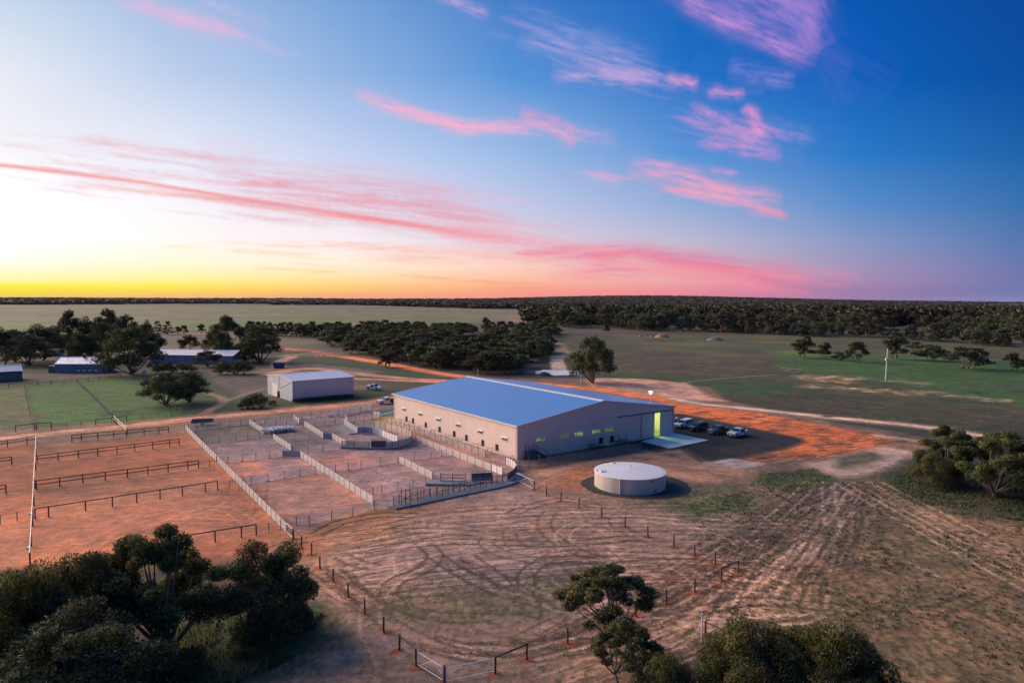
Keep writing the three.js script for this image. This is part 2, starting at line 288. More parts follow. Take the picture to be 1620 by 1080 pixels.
  for (const s of [[1252, 593.5, 1372, 599.5, 9], [1270, 610, 1330, 613, 5], [1325, 613, 1460, 624, 8], [1270, 598, 1355, 606, 4], [1440, 617, 1600, 636, 6], [1400, 601, 1470, 608, 3]])
    for (let i = 0; i < s[4] * 70; i++) { const t = rr(), g = P(lerp(s[0], s[2], t) + (rr() - 0.5) * 20, lerp(s[1], s[3], t) + (rr() + rr() - 1) * 3.6 + 1.6 * Math.sin(t * 19)); blob(g.x, -g.z, 0.4 + rr() * 1.5, 0.2 + rr() * 0.5, (rr() - 0.5) * 0.6, [[190, 156, 124], [172, 140, 110], [206, 176, 146]][Math.floor(rr() * 3)], 0.28); }
  // middle distance, left
  area([[-300, 540], [360, 528], [480, 528], [520, 545], [440, 548], [300, 560], [-300, 575]], [104, 90, 76], 0.9, 6);
  area([[440, 552], [560, 572], [700, 595], [640, 600], [540, 582], [470, 568]], [66, 74, 44], 1, 2);
  area([[455, 536], [560, 562], [720, 588], [760, 596], [700, 592], [560, 568], [450, 548]], [104, 92, 74], 0.6, 3);
  area([[620, 572], [760, 590], [800, 596], [780, 600], [700, 590]], [70, 70, 48], 0.8, 3);
  area([[680, 595], [850, 590], [960, 598], [1000, 606], [930, 614], [800, 604]], [94, 74, 58], 0.9, 3);
  area([[-300, 600], [60, 590], [220, 590], [330, 590], [440, 594], [560, 600], [620, 612], [640, 625], [600, 634], [440, 648], [320, 660], [-300, 700]], [62, 74, 40], 1, 3);
  area([[-300, 586], [80, 592], [200, 592], [190, 600], [0, 606], [-300, 612]], [92, 80, 66], 0.9, 3);
  area([[-300, 612], [40, 608], [190, 597], [300, 642], [255, 664], [60, 682], [-300, 712]], [76, 102, 44], 1, 2);
  area([[-300, 614], [38, 610], [53, 680], [-300, 712]], [100, 96, 62], 0.75, 2);
  area([[100, 655], [180, 650], [200, 660], [100, 666]], [66, 112, 30], 0.5, 2);
  area([[50, 640], [95, 640], [95, 644], [50, 645]], [66, 124, 26], 0.7, 2);
  area([[160, 652], [215, 648], [205, 656], [160, 658]], [44, 74, 26], 0.7, 1.5);
  area([[330, 590], [450, 586], [560, 596], [610, 610], [570, 616], [440, 632], [395, 630], [340, 604]], [112, 92, 84], 0.95, 3);
  area([[440, 575], [500, 576], [600, 588], [560, 595], [430, 592], [400, 590]], [128, 106, 94], 0.8, 3);
  area([[430, 560], [452, 566], [440, 578], [420, 582]], [66, 74, 42], 0.7, 2);
  area([[350, 632], [400, 624], [470, 636], [560, 628], [640, 618], [625, 626], [560, 637], [440, 649], [330, 660]], [58, 68, 38], 0.95, 2);
  area([[570, 606], [640, 606], [690, 606], [670, 616], [600, 612]], [84, 74, 56], 0.7, 2);
  if (!big) {
    patches(700, -150, -20, 120, 260, 0.4, 2.0, [[58, 76, 32], [84, 92, 52], [46, 60, 28], [96, 88, 62]], 0.35, 2.2);
    patches(5200, 20, 260, 130, 330, 0.5, 3.2, [[62, 84, 32], [92, 84, 58], [54, 56, 34], [80, 78, 46], [112, 100, 74], [70, 92, 36]], 0.38, 2.0);
    patches(500, 60, 240, 150, 330, 0.2, 0.8, [[150, 132, 108], [128, 110, 84]], 0.4, 2.6);
  }
  // graded earth round the new building
  area([[-300, 690], [60, 678], [300, 660], [620, 630], [740, 600], [960, 598], [1120, 612], [1145, 634], [1400, 686], [1460, 708], [1440, 740], [1330, 800], [1000, 1200], [-500, 1400], [-700, 800]], [128, 102, 88], 1, 2);
  area([[930, 598], [1010, 599], [1085, 606], [1120, 628], [1148, 634], [1060, 633], [990, 626], [940, 614]], [176, 142, 124], 0.85, 2);
  road(ROADS.farm, [150, 104, 78], 0.9, 5.0, 1.5); road(ROADS.farm, [184, 144, 122], 0.9, 2.0, 1.0);
  road(ROADS.orange, [196, 112, 74], 1, 3.2); road(ROADS.orange, [206, 132, 98], 0.6, 1.2);
  road(ROADS.loop, [182, 136, 112], 0.95, 2.6); road(ROADS.shedtrack, [184, 132, 106], 0.95, 2.2); road(ROADS.branch, [180, 140, 116], 0.9, 2.6);
  road(ROADS.winding, [196, 164, 142], 0.95, 2.8, 1.2);
  road(ROADS.house, [140, 112, 102], 0.9, 1.1, 0.6);
  line(curve([[354, 634], [372, 629], [392, 622], [420, 614]], 2), 2.2, [136, 112, 102], 0.8);
  if (!big) for (const k of ['farm', 'orange', 'loop', 'shedtrack']) for (let i = 0; i < 5; i++) wheels(offsetLine(ROADS[k].line, (rr() - 0.5) * 3), [[120, 84, 66], [206, 166, 142]][i % 2], 0.28, 0.5, 1.7);
  for (const y of [0, 1]) line(curve([[960, 560 + y * 2], [1000, 556], [1060, 545]], 4), 1.4, [150, 128, 112], 0.35);
  line(curve([[1080, 605], [1150, 598], [1232, 592]], 3), 0.8, [160, 142, 112], 0.8);
  line(curve([[970, 583], [1010, 572], [1080, 560]], 3), 2.0, [120, 102, 88], 0.5);
  // orange base course round the car park
  area([[1040, 628], [1080, 636], [1180, 651], [1280, 668], [1380, 685], [1412, 691], [1398, 704], [1313, 722], [1213, 726], [1163, 733], [1110, 735], [1060, 680]], [196, 112, 66], 1, 1.6);
  for (let i = 0; i < 70; i++) { const t = rr(), y = rr(), a = P(lerp(1060, 1390, t), lerp(634, 688, t) + 4 + y * 16 * (1 - t * 0.3)), l = 6 + rr() * 26; line([a, new THREE.Vector3(a.x + l * 0.80, 0, a.z + l * 0.60)], 0.25 + rr() * 0.5, [[176, 94, 52], [208, 126, 80], [166, 88, 50], [212, 136, 94]][i % 4], 0.22); }
  for (let i = 0; i < 24; i++) { const a = P(1150 + rr() * 90, 722 + rr() * 12), b = P(1330 + rr() * 80, 690 + rr() * 18), m = a.clone().lerp(b, 0.5); m.z -= 2 - 4 * rr(); wheels(curve([a, m, b], 0.8), [[150, 82, 52], [206, 140, 104]][i % 2], 0.3, 0.35); }
  road(ROADS.pale, [150, 126, 110], 0.75, 3.2, 1.5); road(ROADS.pale, [192, 162, 142], 0.95, 1.4, 0.5); road(ROADS.spur, [188, 152, 130], 0.9, 1.3, 0.7);
  area([[1290, 664], [1400, 680], [1470, 694], [1440, 704], [1410, 690], [1300, 672]], [134, 110, 96], 0.5, 1.5);
  area([[1066, 655], [1080, 656], [1180, 677], [1262, 694], [1266, 699], [1240, 708], [1163, 724], [1118, 734], [1078, 727], [1010, 705], [1012, 697], [1060, 688]], [40, 40, 44], 1, 1.6);
  patches(260, 24, 80, 118, 172, 0.4, 1.6, [[54, 52, 54], [32, 32, 36], [62, 56, 54]], 0.3, 2.2, 0.5);
  patches(160, 22, 78, 112, 150, 0.2, 1.0, [[120, 78, 56], [96, 70, 58], [70, 58, 54]], 0.22, 2.4, 0.5);
  area([[1140, 709], [1225, 700], [1235, 706], [1160, 720]], [86, 66, 56], 0.30, 1.5);
  area([[1108, 734], [1160, 726], [1205, 733], [1170, 741], [1120, 743]], [176, 160, 156], 0.85, 1.2);
  // tan drive between the tank and the car park
  area([[830, 752], [960, 726], [1075, 712], [1110, 734], [1180, 742], [1130, 765], [1060, 752], [960, 735], [860, 770]], [168, 128, 106], 0.75, 2.5);
  for (let i = 0; i < 40; i++) wheels([[840 + rr() * 30, 760 + rr() * 20], [900 + rr() * 20, 742 + rr() * 14], [1000, 722 + rr() * 14], [1090 + rr() * 30, 738 + rr() * 10], [1180 + rr() * 60, 752 + rr() * 20]], [[132, 86, 62], [190, 150, 128]][i % 2], 0.20, 0.35);
  area([[905, 748], [930, 738], [938, 752], [925, 772], [900, 776], [880, 770]], [164, 104, 68], 0.5, 2);
  // pens: pink grey soil inside the new yards, red soil in the cattle yards
  area([[288, 682], [380, 671], [520, 656], [605, 644], [628, 664], [818, 728], [826, 744], [800, 775], [600, 812], [470, 855]], [142, 119, 119], 1, 1.2);
  area([[300, 676], [400, 670], [430, 688], [318, 702]], [104, 94, 84], 0.85, 1.0);
  area([[430, 680], [530, 664], [520, 700], [470, 712]], [122, 104, 102], 0.6, 1.5);
  area([[340, 735], [400, 730], [420, 745], [370, 760]], [178, 122, 96], 0.55, 2.5);
  area([[395, 770], [500, 752], [590, 795], [560, 815], [470, 832], [440, 815]], [158, 116, 100], 0.7, 2.5);
  area([[500, 728], [560, 722], [600, 728], [540, 742]], [164, 116, 100], 0.5, 2.5);
  area([[600, 672], [660, 696], [800, 752], [770, 728], [640, 676]], [172, 126, 100], 0.7, 1.0);
  area([[560, 668], [625, 652], [650, 668], [600, 676]], [164, 142, 96], 0.6, 1.5);
  area([[-400, 715], [57, 699], [60, 720], [240, 690], [292, 682], [465, 853], [480, 880], [340, 900], [0, 930], [-500, 1000]], [158, 104, 80], 1, 1.5);
  area([[-400, 720], [55, 705], [270, 690], [300, 700], [90, 735], [-400, 770]], [160, 100, 70], 0.8, 2);
  area([[60, 745], [240, 718], [300, 730], [180, 752], [70, 765]], [156, 92, 62], 0.5, 2.5);
  area([[-200, 750], [50, 745], [50, 775], [-200, 790]], [152, 88, 58], 0.5, 2.5);
  area([[60, 800], [330, 765], [420, 830], [60, 900]], [170, 118, 94], 0.55, 4);
  area([[-200, 830], [45, 825], [40, 890], [-200, 940]], [170, 120, 96], 0.5, 4);
  if (!big) {
    patches(1700, -130, 0, 66, 165, 0.15, 1.1, [[150, 92, 66], [192, 138, 112], [136, 84, 62], [120, 80, 66]], 0.25, 2.6, 0.35);
    patches(900, -60, 5, 85, 158, 0.15, 0.9, [[168, 140, 138], [126, 102, 104], [140, 112, 106], [176, 142, 130]], 0.3, 2.2, -0.3);
    for (let i = 0; i < 12; i++) { const x = lerp(330, 402, rr()), y = lerp(786, 836, rr()); wheels([[x + 26, y - 26], [x + 22, y - 6], [x, y + 6], [x - 20, y + 10]], [122, 74, 54], 0.35, 0.22, 1.5); }
    for (let i = 0; i < 14; i++) wheels([[100 + rr() * 80, 850 + rr() * 40], [220, 815 + rr() * 30], [340, 800 + rr() * 30], [400, 830]], [[200, 146, 118], [146, 90, 66]][i % 2], 0.22, 0.3);
  }
  // foreground: bare earth turning to thin pasture, ploughed up by wheels
  area([[470, 860], [600, 815], [830, 775], [930, 790], [1200, 860], [1050, 980], [700, 1060], [560, 1000]], [148, 118, 104], 0.8, 4);
  area([[1150, 770], [1340, 745], [1450, 740], [1700, 860], [1900, 1300], [1000, 1300], [1080, 1000], [1180, 880]], [122, 100, 80], 0.9, 5);
  area([[1350, 880], [1700, 900], [1900, 1300], [1150, 1300], [1300, 1040]], [114, 93, 72], 0.85, 6);
  area([[470, 850], [560, 815], [680, 800], [760, 800], [600, 850], [480, 880]], [164, 112, 82], 0.75, 2.5);
  area([[640, 815], [820, 780], [860, 800], [760, 850], [660, 840]], [164, 134, 124], 0.5, 3);
  area([[560, 870], [720, 850], [860, 870], [840, 920], [680, 930], [560, 920]], [172, 142, 132], 0.55, 4);
  area([[600, 930], [700, 920], [860, 940], [880, 965], [720, 990], [620, 970]], [104, 92, 72], 0.4, 3);
  area([[850, 920], [930, 900], [960, 930], [900, 945]], [86, 80, 66], 0.5, 3);
  area([[500, 960], [640, 1040], [620, 1120], [420, 1120], [450, 1000]], [134, 108, 92], 0.7, 3);
  area([[1040, 780], [1160, 770], [1200, 800], [1080, 815]], [92, 92, 62], 0.55, 3);
  area([[1215, 748], [1280, 745], [1320, 760], [1260, 775], [1210, 765]], [70, 86, 42], 0.7, 2);
  area([[1100, 798], [1170, 790], [1180, 802], [1110, 812]], [70, 82, 44], 0.6, 2);
  area([[1280, 735], [1400, 706], [1440, 715], [1400, 745], [1330, 752]], [176, 148, 132], 0.8, 2);
  area([[1330, 725], [1380, 715], [1390, 725], [1330, 740]], [92, 88, 66], 0.55, 1.5);
  area([[1395, 755], [1450, 730], [1480, 728], [1700, 760], [1700, 830], [1560, 815], [1440, 790]], [70, 76, 44], 0.95, 2.5);
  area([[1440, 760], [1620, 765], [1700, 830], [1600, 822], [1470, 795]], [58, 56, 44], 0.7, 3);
  area([[300, 960], [480, 970], [500, 1010], [420, 1060], [300, 1100], [150, 1080]], [50, 47, 34], 0.95, 3);  // shade of the near gums, put into the ground colour
  area([[285, 1015], [350, 1005], [385, 1020], [330, 1042], [285, 1035]], [58, 88, 28], 0.7, 1.2);
  area([[-200, 930], [330, 900], [300, 1100], [-300, 1300]], [48, 44, 34], 0.95, 4);  // tree shade under the gum clump, painted as dark earth
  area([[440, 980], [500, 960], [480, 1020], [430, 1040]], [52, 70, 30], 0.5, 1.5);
  if (T.d1 <= 105) {
    // long sweeping wheel marks
    const dk = [62, 42, 34], lt = [204, 172, 156];
    for (let i = 0; i < 70; i++) {           // fan from the gateway on the right to the lower left
      const s = rr(), a = P(1300 + rr() * 110, 742 + rr() * 40), b = P(lerp(800, 1330, s) + rr() * 60, lerp(1010, 900, s) + rr() * 60), m = a.clone().lerp(b, 0.5); m.x += (rr() - 0.5) * 7; m.z += (rr() - 0.5) * 5;
      wheels(curve([a, m, b], 0.8), i % 3 ? dk : lt, 0.28 + rr() * 0.2, 0.22 + rr() * 0.2, 1.7, i % 2 ? [0.16, 0.13] : null);
    }
    for (let i = 0; i < 46; i++) {           // across the middle, roughly level in the view
      const y = 800 + rr() * 130, bow = (rr() - 0.5) * 44; wheels([[500 + rr() * 60, y + 36 + bow * 0.3], [700, y + 14 + bow], [900, y + bow * 0.5], [1150 + rr() * 120, y - 10 + rr() * 26]], i % 3 ? dk : lt, 0.28 + rr() * 0.18, 0.2 + rr() * 0.2, 1.7, i % 2 ? [0.14, 0.12] : null);
    }
    for (let i = 0; i < 26; i++) {           // round the lower gate, towards the left
      const o = rr() * 90; wheels([[520 + o * 0.3, 900 + rr() * 40], [580 + o * 0.5, 960 + o * 0.3], [640 + o, 1000 + o * 0.4], [760 + o, 1020 + rr() * 20], [900 + o, 1000 + rr() * 30], [1080, 950 + rr() * 40]], i % 3 ? dk : lt, 0.34, 0.28, 1.7, i % 2 ? [0.14, 0.12] : null);
    }
    for (let i = 0; i < 20; i++) { const o = rr() * 120; wheels([[860 + o, 1080], [980 + o, 1030 + rr() * 20], [1120 + o * 0.6, 985 + rr() * 20], [1300, 960 + rr() * 60]], i % 2 ? dk : lt, 0.34, 0.3, 1.7, i % 3 ? null : [0.15, 0.13]); }
    for (let i = 0; i < 46; i++) {           // turning circles
      const c = P(560 + rr() * 760, 830 + rr() * 150), R = 5 + rr() * 13, a0 = rr() * 6.28, sw = 1.2 + rr() * 2.4, pts = []; for (let k = 0; k <= 12; k++) { const a = a0 + sw * k / 12; pts.push(new THREE.Vector3(c.x + Math.cos(a) * R * (1 + 0.03 * k), 0, c.z + Math.sin(a) * R)); }
      wheels(curve(pts, 0.7), i % 3 ? dk : lt, 0.26 + rr() * 0.2, 0.24 + rr() * 0.16, 1.7, i % 2 ? [0.2, 0.16] : null);
    }
    // loops that stand out
    for (const [p, w] of [[[[833, 935], [836, 905], [868, 887], [910, 884], [950, 890]], 0.30], [[[610, 945], [625, 918], [668, 902], [690, 880], [672, 862]], 0.28], [[[592, 896], [560, 890], [540, 880]], 0.3], [[[740, 882], [780, 910], [806, 932]], 0.3], [[[812, 812], [850, 797], [900, 792], [950, 800]], 0.26], [[[500, 845], [540, 826], [600, 815], [660, 816]], 0.34], [[[1285, 940], [1290, 915], [1340, 900], [1420, 886]], 0.28], [[[1110, 965], [1180, 951], [1300, 958], [1420, 975]], 0.35], [[[1460, 970], [1500, 962], [1560, 935]], 0.4], [[[1480, 985], [1530, 970], [1600, 1000]], 0.35], [[[560, 870], [700, 858], [900, 860], [1000, 850]], 0.3], [[[612, 940], [640, 960], [700, 978], [780, 975]], 0.24], [[[690, 880], [730, 905], [790, 935]], 0.28], [[[500, 900], [540, 925], [580, 950]], 0.3]])
      for (let k = 0; k < 2; k++) wheels(p.map(([x, y]) => [x + (rr() - 0.5) * 5, y + (rr() - 0.5) * 4]), [70, 48, 40], 0.5, w, 1.7);
    for (const off of [0, 3.2, -2.6]) wheels(offsetLine(curve([[1360, 762], [1420, 795], [1500, 838], [1580, 880], [1700, 940]], 1), off), [196, 164, 146], 0.5, 0.5, 1.8);
    line(curve([[1420, 790], [1500, 832], [1600, 878], [1700, 925]], 1), 2.6, [140, 112, 96], 0.5);
    for (const p of [[[1430, 886], [1470, 903], [1480, 912]], [[1300, 705 + 100], [1330, 822]], [[1240, 815], [1290, 800], [1340, 790]]]) line(curve(p, 0.5), 0.9, [196, 168, 150], 0.35);
    // clods, dung, thin tufts
    patches(9000, -20, 90, 40, 105, 0.06, 0.30, [[70, 66, 44], [64, 50, 44], [84, 84, 54], [58, 46, 40]], 0.30, 1.6);
    patches(4200, -5, 90, 40, 100, 0.06, 0.34, [[190, 158, 138], [172, 140, 118], [200, 176, 158]], 0.30, 1.9, -0.3);
    patches(7500, 28, 90, 40, 92, 0.08, 0.36, [[58, 66, 38], [78, 80, 46], [50, 48, 36], [150, 128, 98], [128, 108, 76]], 0.40, 1.7, 0.2);
    for (const [px, py, r, n] of [[700, 955, 4.5, 160], [780, 965, 3.4, 80], [620, 975, 2.5, 60], [880, 930, 2.5, 140], [1060, 800, 4, 160], [1250, 760, 5, 420], [1140, 800, 4, 200], [1480, 1000, 10, 700], [1380, 860, 6, 260], [1300, 940, 5, 200], [340, 1030, 3, 300], [420, 1000, 4, 300], [1180, 1010, 4, 150]]) {
      const g = P(px, py); for (let i = 0; i < n; i++) { const a = rr() * 6.3, q = r * Math.sqrt(rr()) * (0.6 + 0.6 * rr()); blob(g.x + Math.cos(a) * q * 1.5, -g.z + Math.sin(a) * q, 0.08 + rr() * 0.25, 0.06 + rr() * 0.16, rr() * 3, [[62, 84, 36], [80, 92, 46], [48, 62, 30], [92, 96, 58]][i % 4], 0.5); }
    }
    // red spoil dug out round the fence posts
    for (const [px, py] of [...POSTS_FRONT, [47, 895]]) { const g = P(px, py); for (let i = 0; i < 16; i++) blob(g.x + (rr() - 0.5) * 1.1, -g.z + (rr() - 0.5) * 0.9, 0.1 + rr() * 0.28, 0.08 + rr() * 0.2, rr() * 3, [[128, 62, 40], [146, 78, 50], [112, 56, 40]][i % 3], 0.5); }
  }
}
// posts of the paddock fence round the tank and the lower gate (pixels of their feet)
const POSTS_FRONT = [[845, 775], [864.3, 783.3], [887.3, 792.7], [916, 803.3], [951.7, 818.3], [989, 834], [1025, 849.3], [1066, 865.7], [1099.3, 880], [1131.7, 891.7], [1168.3, 906.7], [1141, 918.3], [1099.3, 936.7], [1054.3, 955], [1005.7, 975], [955.7, 995], [898.3, 1017.7], [833.3, 1043.3], [783.3, 1065], [703, 1082], [658.3, 1053.3], [631.7, 1028.3], [606.7, 1000], [576.7, 970.7], [550.7, 944], [526.7, 920], [506, 900], [492.7, 878], [476.7, 866.7], [463, 853]];

function bakeTile(T) {
  const cv = document.createElement('canvas'); cv.width = T.w; cv.height = T.h;
  const ctx = cv.getContext('2d'), kx = T.w / (T.x1 - T.x0), kd = T.h / (T.d1 - T.d0);
  ctx.setTransform(kx, 0, 0, kd, -T.x0 * kx, -T.d0 * kd);    // row 0 = nearest
  paintGround(ctx, T);
  const src = ctx.getImageData(0, 0, T.w, T.h).data, out = new Uint8Array(T.w * T.h * 4), hgt = T.bump ? new Uint8Array(T.w * T.h * 4) : null;
  const px = (T.x1 - T.x0) / T.w, pd = (T.d1 - T.d0) / T.h, fine = T.bump > 0, near = T.d1 <= 105, warp = near ? 0.30 : fine ? 0.6 : 7;
  const k1 = fine ? 0.35 : 0.045, wx = warp / px, wd = warp / pd, noise = vnoise, cl = (v, a, z) => (v < a ? a : v > z ? z : v);
  for (let j = 0; j < T.h; j++) {
    const d = T.d0 + (j + 0.5) * pd;
    for (let i = 0; i < T.w; i++) {
      const x = T.x0 + (i + 0.5) * px;
      const n1 = fbm(x * k1, d * k1, 3), n2 = noise(x * 1.9 + 40, d * 2.1 + 11), n3 = ntab[((j * 193 + i * 7) ^ (i * j)) & 65535], n4 = noise(x * 0.045 + 5, d * 0.06 + 90), n5 = noise(x * 4.4 + 3, d * 5.2 + 77), n6 = noise(x * 9.7, d * 10.3), n7 = noise(x * 1.25 + 21, d * 0.62 + 8), n8 = noise(x * 3.2 + 1, d * 1.5 + 60);
      // ragged edges: look the paint up a little to the side
      const ii = cl(Math.round(i + ((n5 - 0.5) * 1.1 + (n3 - 0.5) * 0.9 + (fine ? 0 : (n1 - 0.5) * 3)) * wx), 0, T.w - 1), jj = cl(Math.round(j + ((n6 - 0.5) * 1.1 + (n3 - 0.5) * 0.9 + (n2 - 0.5)) * wd), 0, T.h - 1);
      const s = (jj * T.w + ii) * 4, o = (j * T.w + i) * 4;
      let R = src[s], Gc = src[s + 1], B = src[s + 2]; const lum = (R + Gc + B) / 3, green = cl((Gc - R) / 20 + 0.45, 0, 1), dark = cl((150 - lum) / 70, 0, 1);
      if (fine && Gc > R) { const k = cl((Gc - R) / 14, 0, 1); R *= 1 - 0.16 * k; Gc *= 1 + 0.10 * k; B *= 1 - 0.22 * k; }
      const red = cl((R - Gc - 22) / 30, 0, 1), tone = fine ? Math.min(1.06, Math.pow(lum / 140, near ? 0.28 : 0.5)) : 0.80;
      const str = noise(x * 0.55 + d * 0.2, d * 3.1 - x * 0.4), grain = n6 * 0.45 + n3 * 0.35 + n5 * 0.2;
      let f = tone * (1 + (n1 - 0.5) * 0.42 + (n4 - 0.5) * 0.20 + (n2 - 0.5) * (0.16 + 0.14 * green) + (grain - 0.5) * (0.34 + 0.42 * dark) + (str - 0.5) * 0.14);
      if (fine) {           // small dark tufts and pale bare spots
        const t = n8 * 0.38 + n7 * 0.12 + n5 * 0.34 + n6 * 0.16, cover = (0.09 + 0.72 * dark) * (1 - 0.75 * red) * cl(0.2 + 1.4 * n1, 0, 1), tuft = sstep(0.56, 0.66, t) * cover, bare = sstep(0.46, 0.34, t) * cover * (1 - green * 0.6) * 0.42;
        R = lerp(R, 60, tuft); Gc = lerp(Gc, 60, tuft); B = lerp(B, 40, tuft); R = lerp(R, 176, bare); Gc = lerp(Gc, 148, bare); B = lerp(B, 126, bare);
      }
      const m = (R + Gc + B) / 3, sat = 1.28, warm = (n4 - 0.5) * 0.12 + (n1 - 0.5) * 0.07;
      out[o] = cl((m + (R - m) * sat) * f * (1 + warm), 0, 255); out[o + 1] = cl((m + (Gc - m) * sat) * f, 0, 255); out[o + 2] = cl((m + (B - m) * sat) * f * (1 - warm), 0, 255); out[o + 3] = 255;
      if (hgt) { const h = 96 + (lum - 100) * 0.5 + (n2 - 0.5) * 40 + (grain - 0.5) * 70 + (n1 - 0.5) * 60; hgt[o] = hgt[o + 1] = hgt[o + 2] = cl(h, 0, 255); hgt[o + 3] = 255; }
    }
  }
  const tex = (dat, srgb) => { const t = new THREE.DataTexture(dat, T.w, T.h, THREE.RGBAFormat); if (srgb) t.colorSpace = THREE.SRGBColorSpace; t.magFilter = THREE.LinearFilter; t.wrapS = t.wrapT = THREE.ClampToEdgeWrapping; t.needsUpdate = true; return t; };
  T.mat = new THREE.MeshStandardMaterial({ map: tex(out, true), roughness: 0.95 }); T.mat.color.setRGB(...GAIN);
  if (hgt) { T.mat.bumpMap = tex(hgt, false); T.mat.bumpScale = T.bump; }
}
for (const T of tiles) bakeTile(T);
const plainMat = mat([0.07 * GAIN[0], 0.056 * GAIN[1], 0.036 * GAIN[2]], 0.95);
const tileOf = (x, d) => tiles.findIndex((T) => x >= T.x0 && x <= T.x1 && d >= T.d0 && d <= T.d1);
const groundMats = [...tiles.map((T) => T.mat), plainMat];
// triangles (as points) lying at level y, each in the material of the tile that it lies on
function sheetGeo(tris, y) {
  const by = groundMats.map(() => []);
  for (const t of tris) { const cx = (t[0].x + t[1].x + t[2].x) / 3, cd = -(t[0].z + t[1].z + t[2].z) / 3, k = tileOf(cx, cd); by[k < 0 ? tiles.length : k].push(t); }
  const pos = [], uv = [], g = new THREE.BufferGeometry(); let n = 0;
  by.forEach((list, k) => {
    const T = tiles[k], start = n;
    for (const t of list) {
      const up = (t[1].x - t[0].x) * (t[2].z - t[0].z) - (t[1].z - t[0].z) * (t[2].x - t[0].x) < 0 ? t : [t[0], t[2], t[1]];
      for (const p of up) { pos.push(p.x, y, p.z); uv.push(T ? (p.x - T.x0) / (T.x1 - T.x0) : p.x / 50, T ? (-p.z - T.d0) / (T.d1 - T.d0) : p.z / 50); n++; }
    }
    if (n > start) g.addGroup(start, n - start, k);
  });
  g.setAttribute('position', new THREE.Float32BufferAttribute(pos, 3)); g.setAttribute('uv', new THREE.Float32BufferAttribute(uv, 2)); g.computeVertexNormals();
  return g;
}
const quad = (x0, x1, d0, d1) => { const a = new THREE.Vector3(x0, 0, -d0), b = new THREE.Vector3(x1, 0, -d0), c = new THREE.Vector3(x1, 0, -d1), d = new THREE.Vector3(x0, 0, -d1); return [[a, b, c], [a, c, d]]; };
{
  const tris = []; for (const T of tiles) tris.push(...quad(T.x0, T.x1, T.d0, T.d1));
  const F = 14000;
  tris.push(...quad(-F, F, -F, 38), ...quad(-F, -90, 38, 105), ...quad(90, F, 38, 105), ...quad(-F, -260, 105, 330), ...quad(260, F, 105, 330), ...quad(-F, -1050, 330, 1300), ...quad(1050, F, 330, 1300), ...quad(-F, -9500, 1300, 13000), ...quad(9500, F, 1300, 13000));
  tag(structure('ground', sheetGeo(tris, 0), groundMats), 'bare reddish earth and thin pasture reaching to the horizon', 'ground');
}
// roads lie 4 mm and more above the ground, with the same earth on them
function ribbon(line, w, seed) {
  const r = RNG(seed), L = [], R = []; line.forEach((p, i) => { L.push(w * (0.86 + 0.28 * vnoise(i * 0.5, seed)) + r() * 0.2); R.push(w * (0.86 + 0.28 * vnoise(i * 0.5 + 60, seed)) + r() * 0.2); });
  const at = (i, o) => { const a = line[Math.max(0, i - 1)], b = line[Math.min(line.length - 1, i + 1)], dx = b.x - a.x, dz = b.z - a.z, l = Math.hypot(dx, dz) || 1; return new THREE.Vector3(line[i].x - dz / l * o, 0, line[i].z + dx / l * o); };
  const tris = []; for (let i = 1; i < line.length; i++) { const a = at(i - 1, L[i - 1]), b = at(i - 1, -R[i - 1]), c = at(i, -R[i]), d = at(i, L[i]); tris.push([a, b, c], [a, c, d]); }
  return tris;
}
function ragged(pxs, amount, step, seed) {       // polygon with an uneven edge
  const c = pxs.map((p) => P(p[0], p[1])), out = [], r = RNG(seed);
  c.forEach((p, i) => { const q = c[(i + 1) % c.length], n = Math.max(1, Math.round(p.distanceTo(q) / step)); for (let k = 0; k < n; k++) { const s = p.clone().lerp(q, k / n); s.x += (r() - 0.5) * amount; s.z += (r() - 0.5) * amount; out.push(s); } });
  return out;
}
function polyTris(pts) { return THREE.ShapeUtils.triangulateShape(pts.map((p) => new THREE.Vector2(p.x, p.z)), []).map((t) => t.map((i) => pts[i])); }
let lift = 0.004;
for (const [k, name, label] of [['farm', 'farm_road', 'pinkish dirt road running past the sheep yards'], ['orange', 'orange_road', 'orange gravel road leading behind the blue roofed building'], ['loop', 'yard_road', 'tan dirt road looping round the grey shed'], ['shedtrack', 'shed_track', 'tan dirt track from the grey shed to the orange road'], ['branch', 'branch_track', 'tan dirt track beside the blue skip'], ['pale', 'pale_track', 'pale dirt track beyond the orange earth strip'], ['spur', 'spur_track', 'short pale track running into the trees at the orange corner'], ['winding', 'winding_track', 'pale rutted track winding from the pond into the bush'], ['house', 'house_track', 'narrow wheel track joining the farm road below the bushy tree']])
  structure(name, sheetGeo(ribbon(ROADS[k].line, ROADS[k].w, k.length * 7 + 3), lift += 0.004), groundMats, label, 'road');
structure('orange_earth_strip', sheetGeo(polyTris(ragged([[1046, 630], [1080, 637.5], [1180, 652], [1280, 669], [1380, 686], [1408, 692], [1396, 703], [1313, 720], [1213, 724], [1165, 731], [1112, 735], [1080, 728], [1066, 660]], 1.6, 1.4, 5)), 0.048), groundMats, 'bright orange graded earth round the black car park', 'earth');
structure('car_park', sheetGeo(polyTris(ragged([[1066, 656.5], [1080, 657], [1180, 678], [1262, 694], [1266, 698], [1240, 707], [1163, 723], [1116, 733], [1078, 726], [1012, 704.5], [1012, 697], [1062, 687.5]], 1.5, 1.2, 6)), 0.056), groundMats, 'black gravel car park beside the large shed', 'car park');
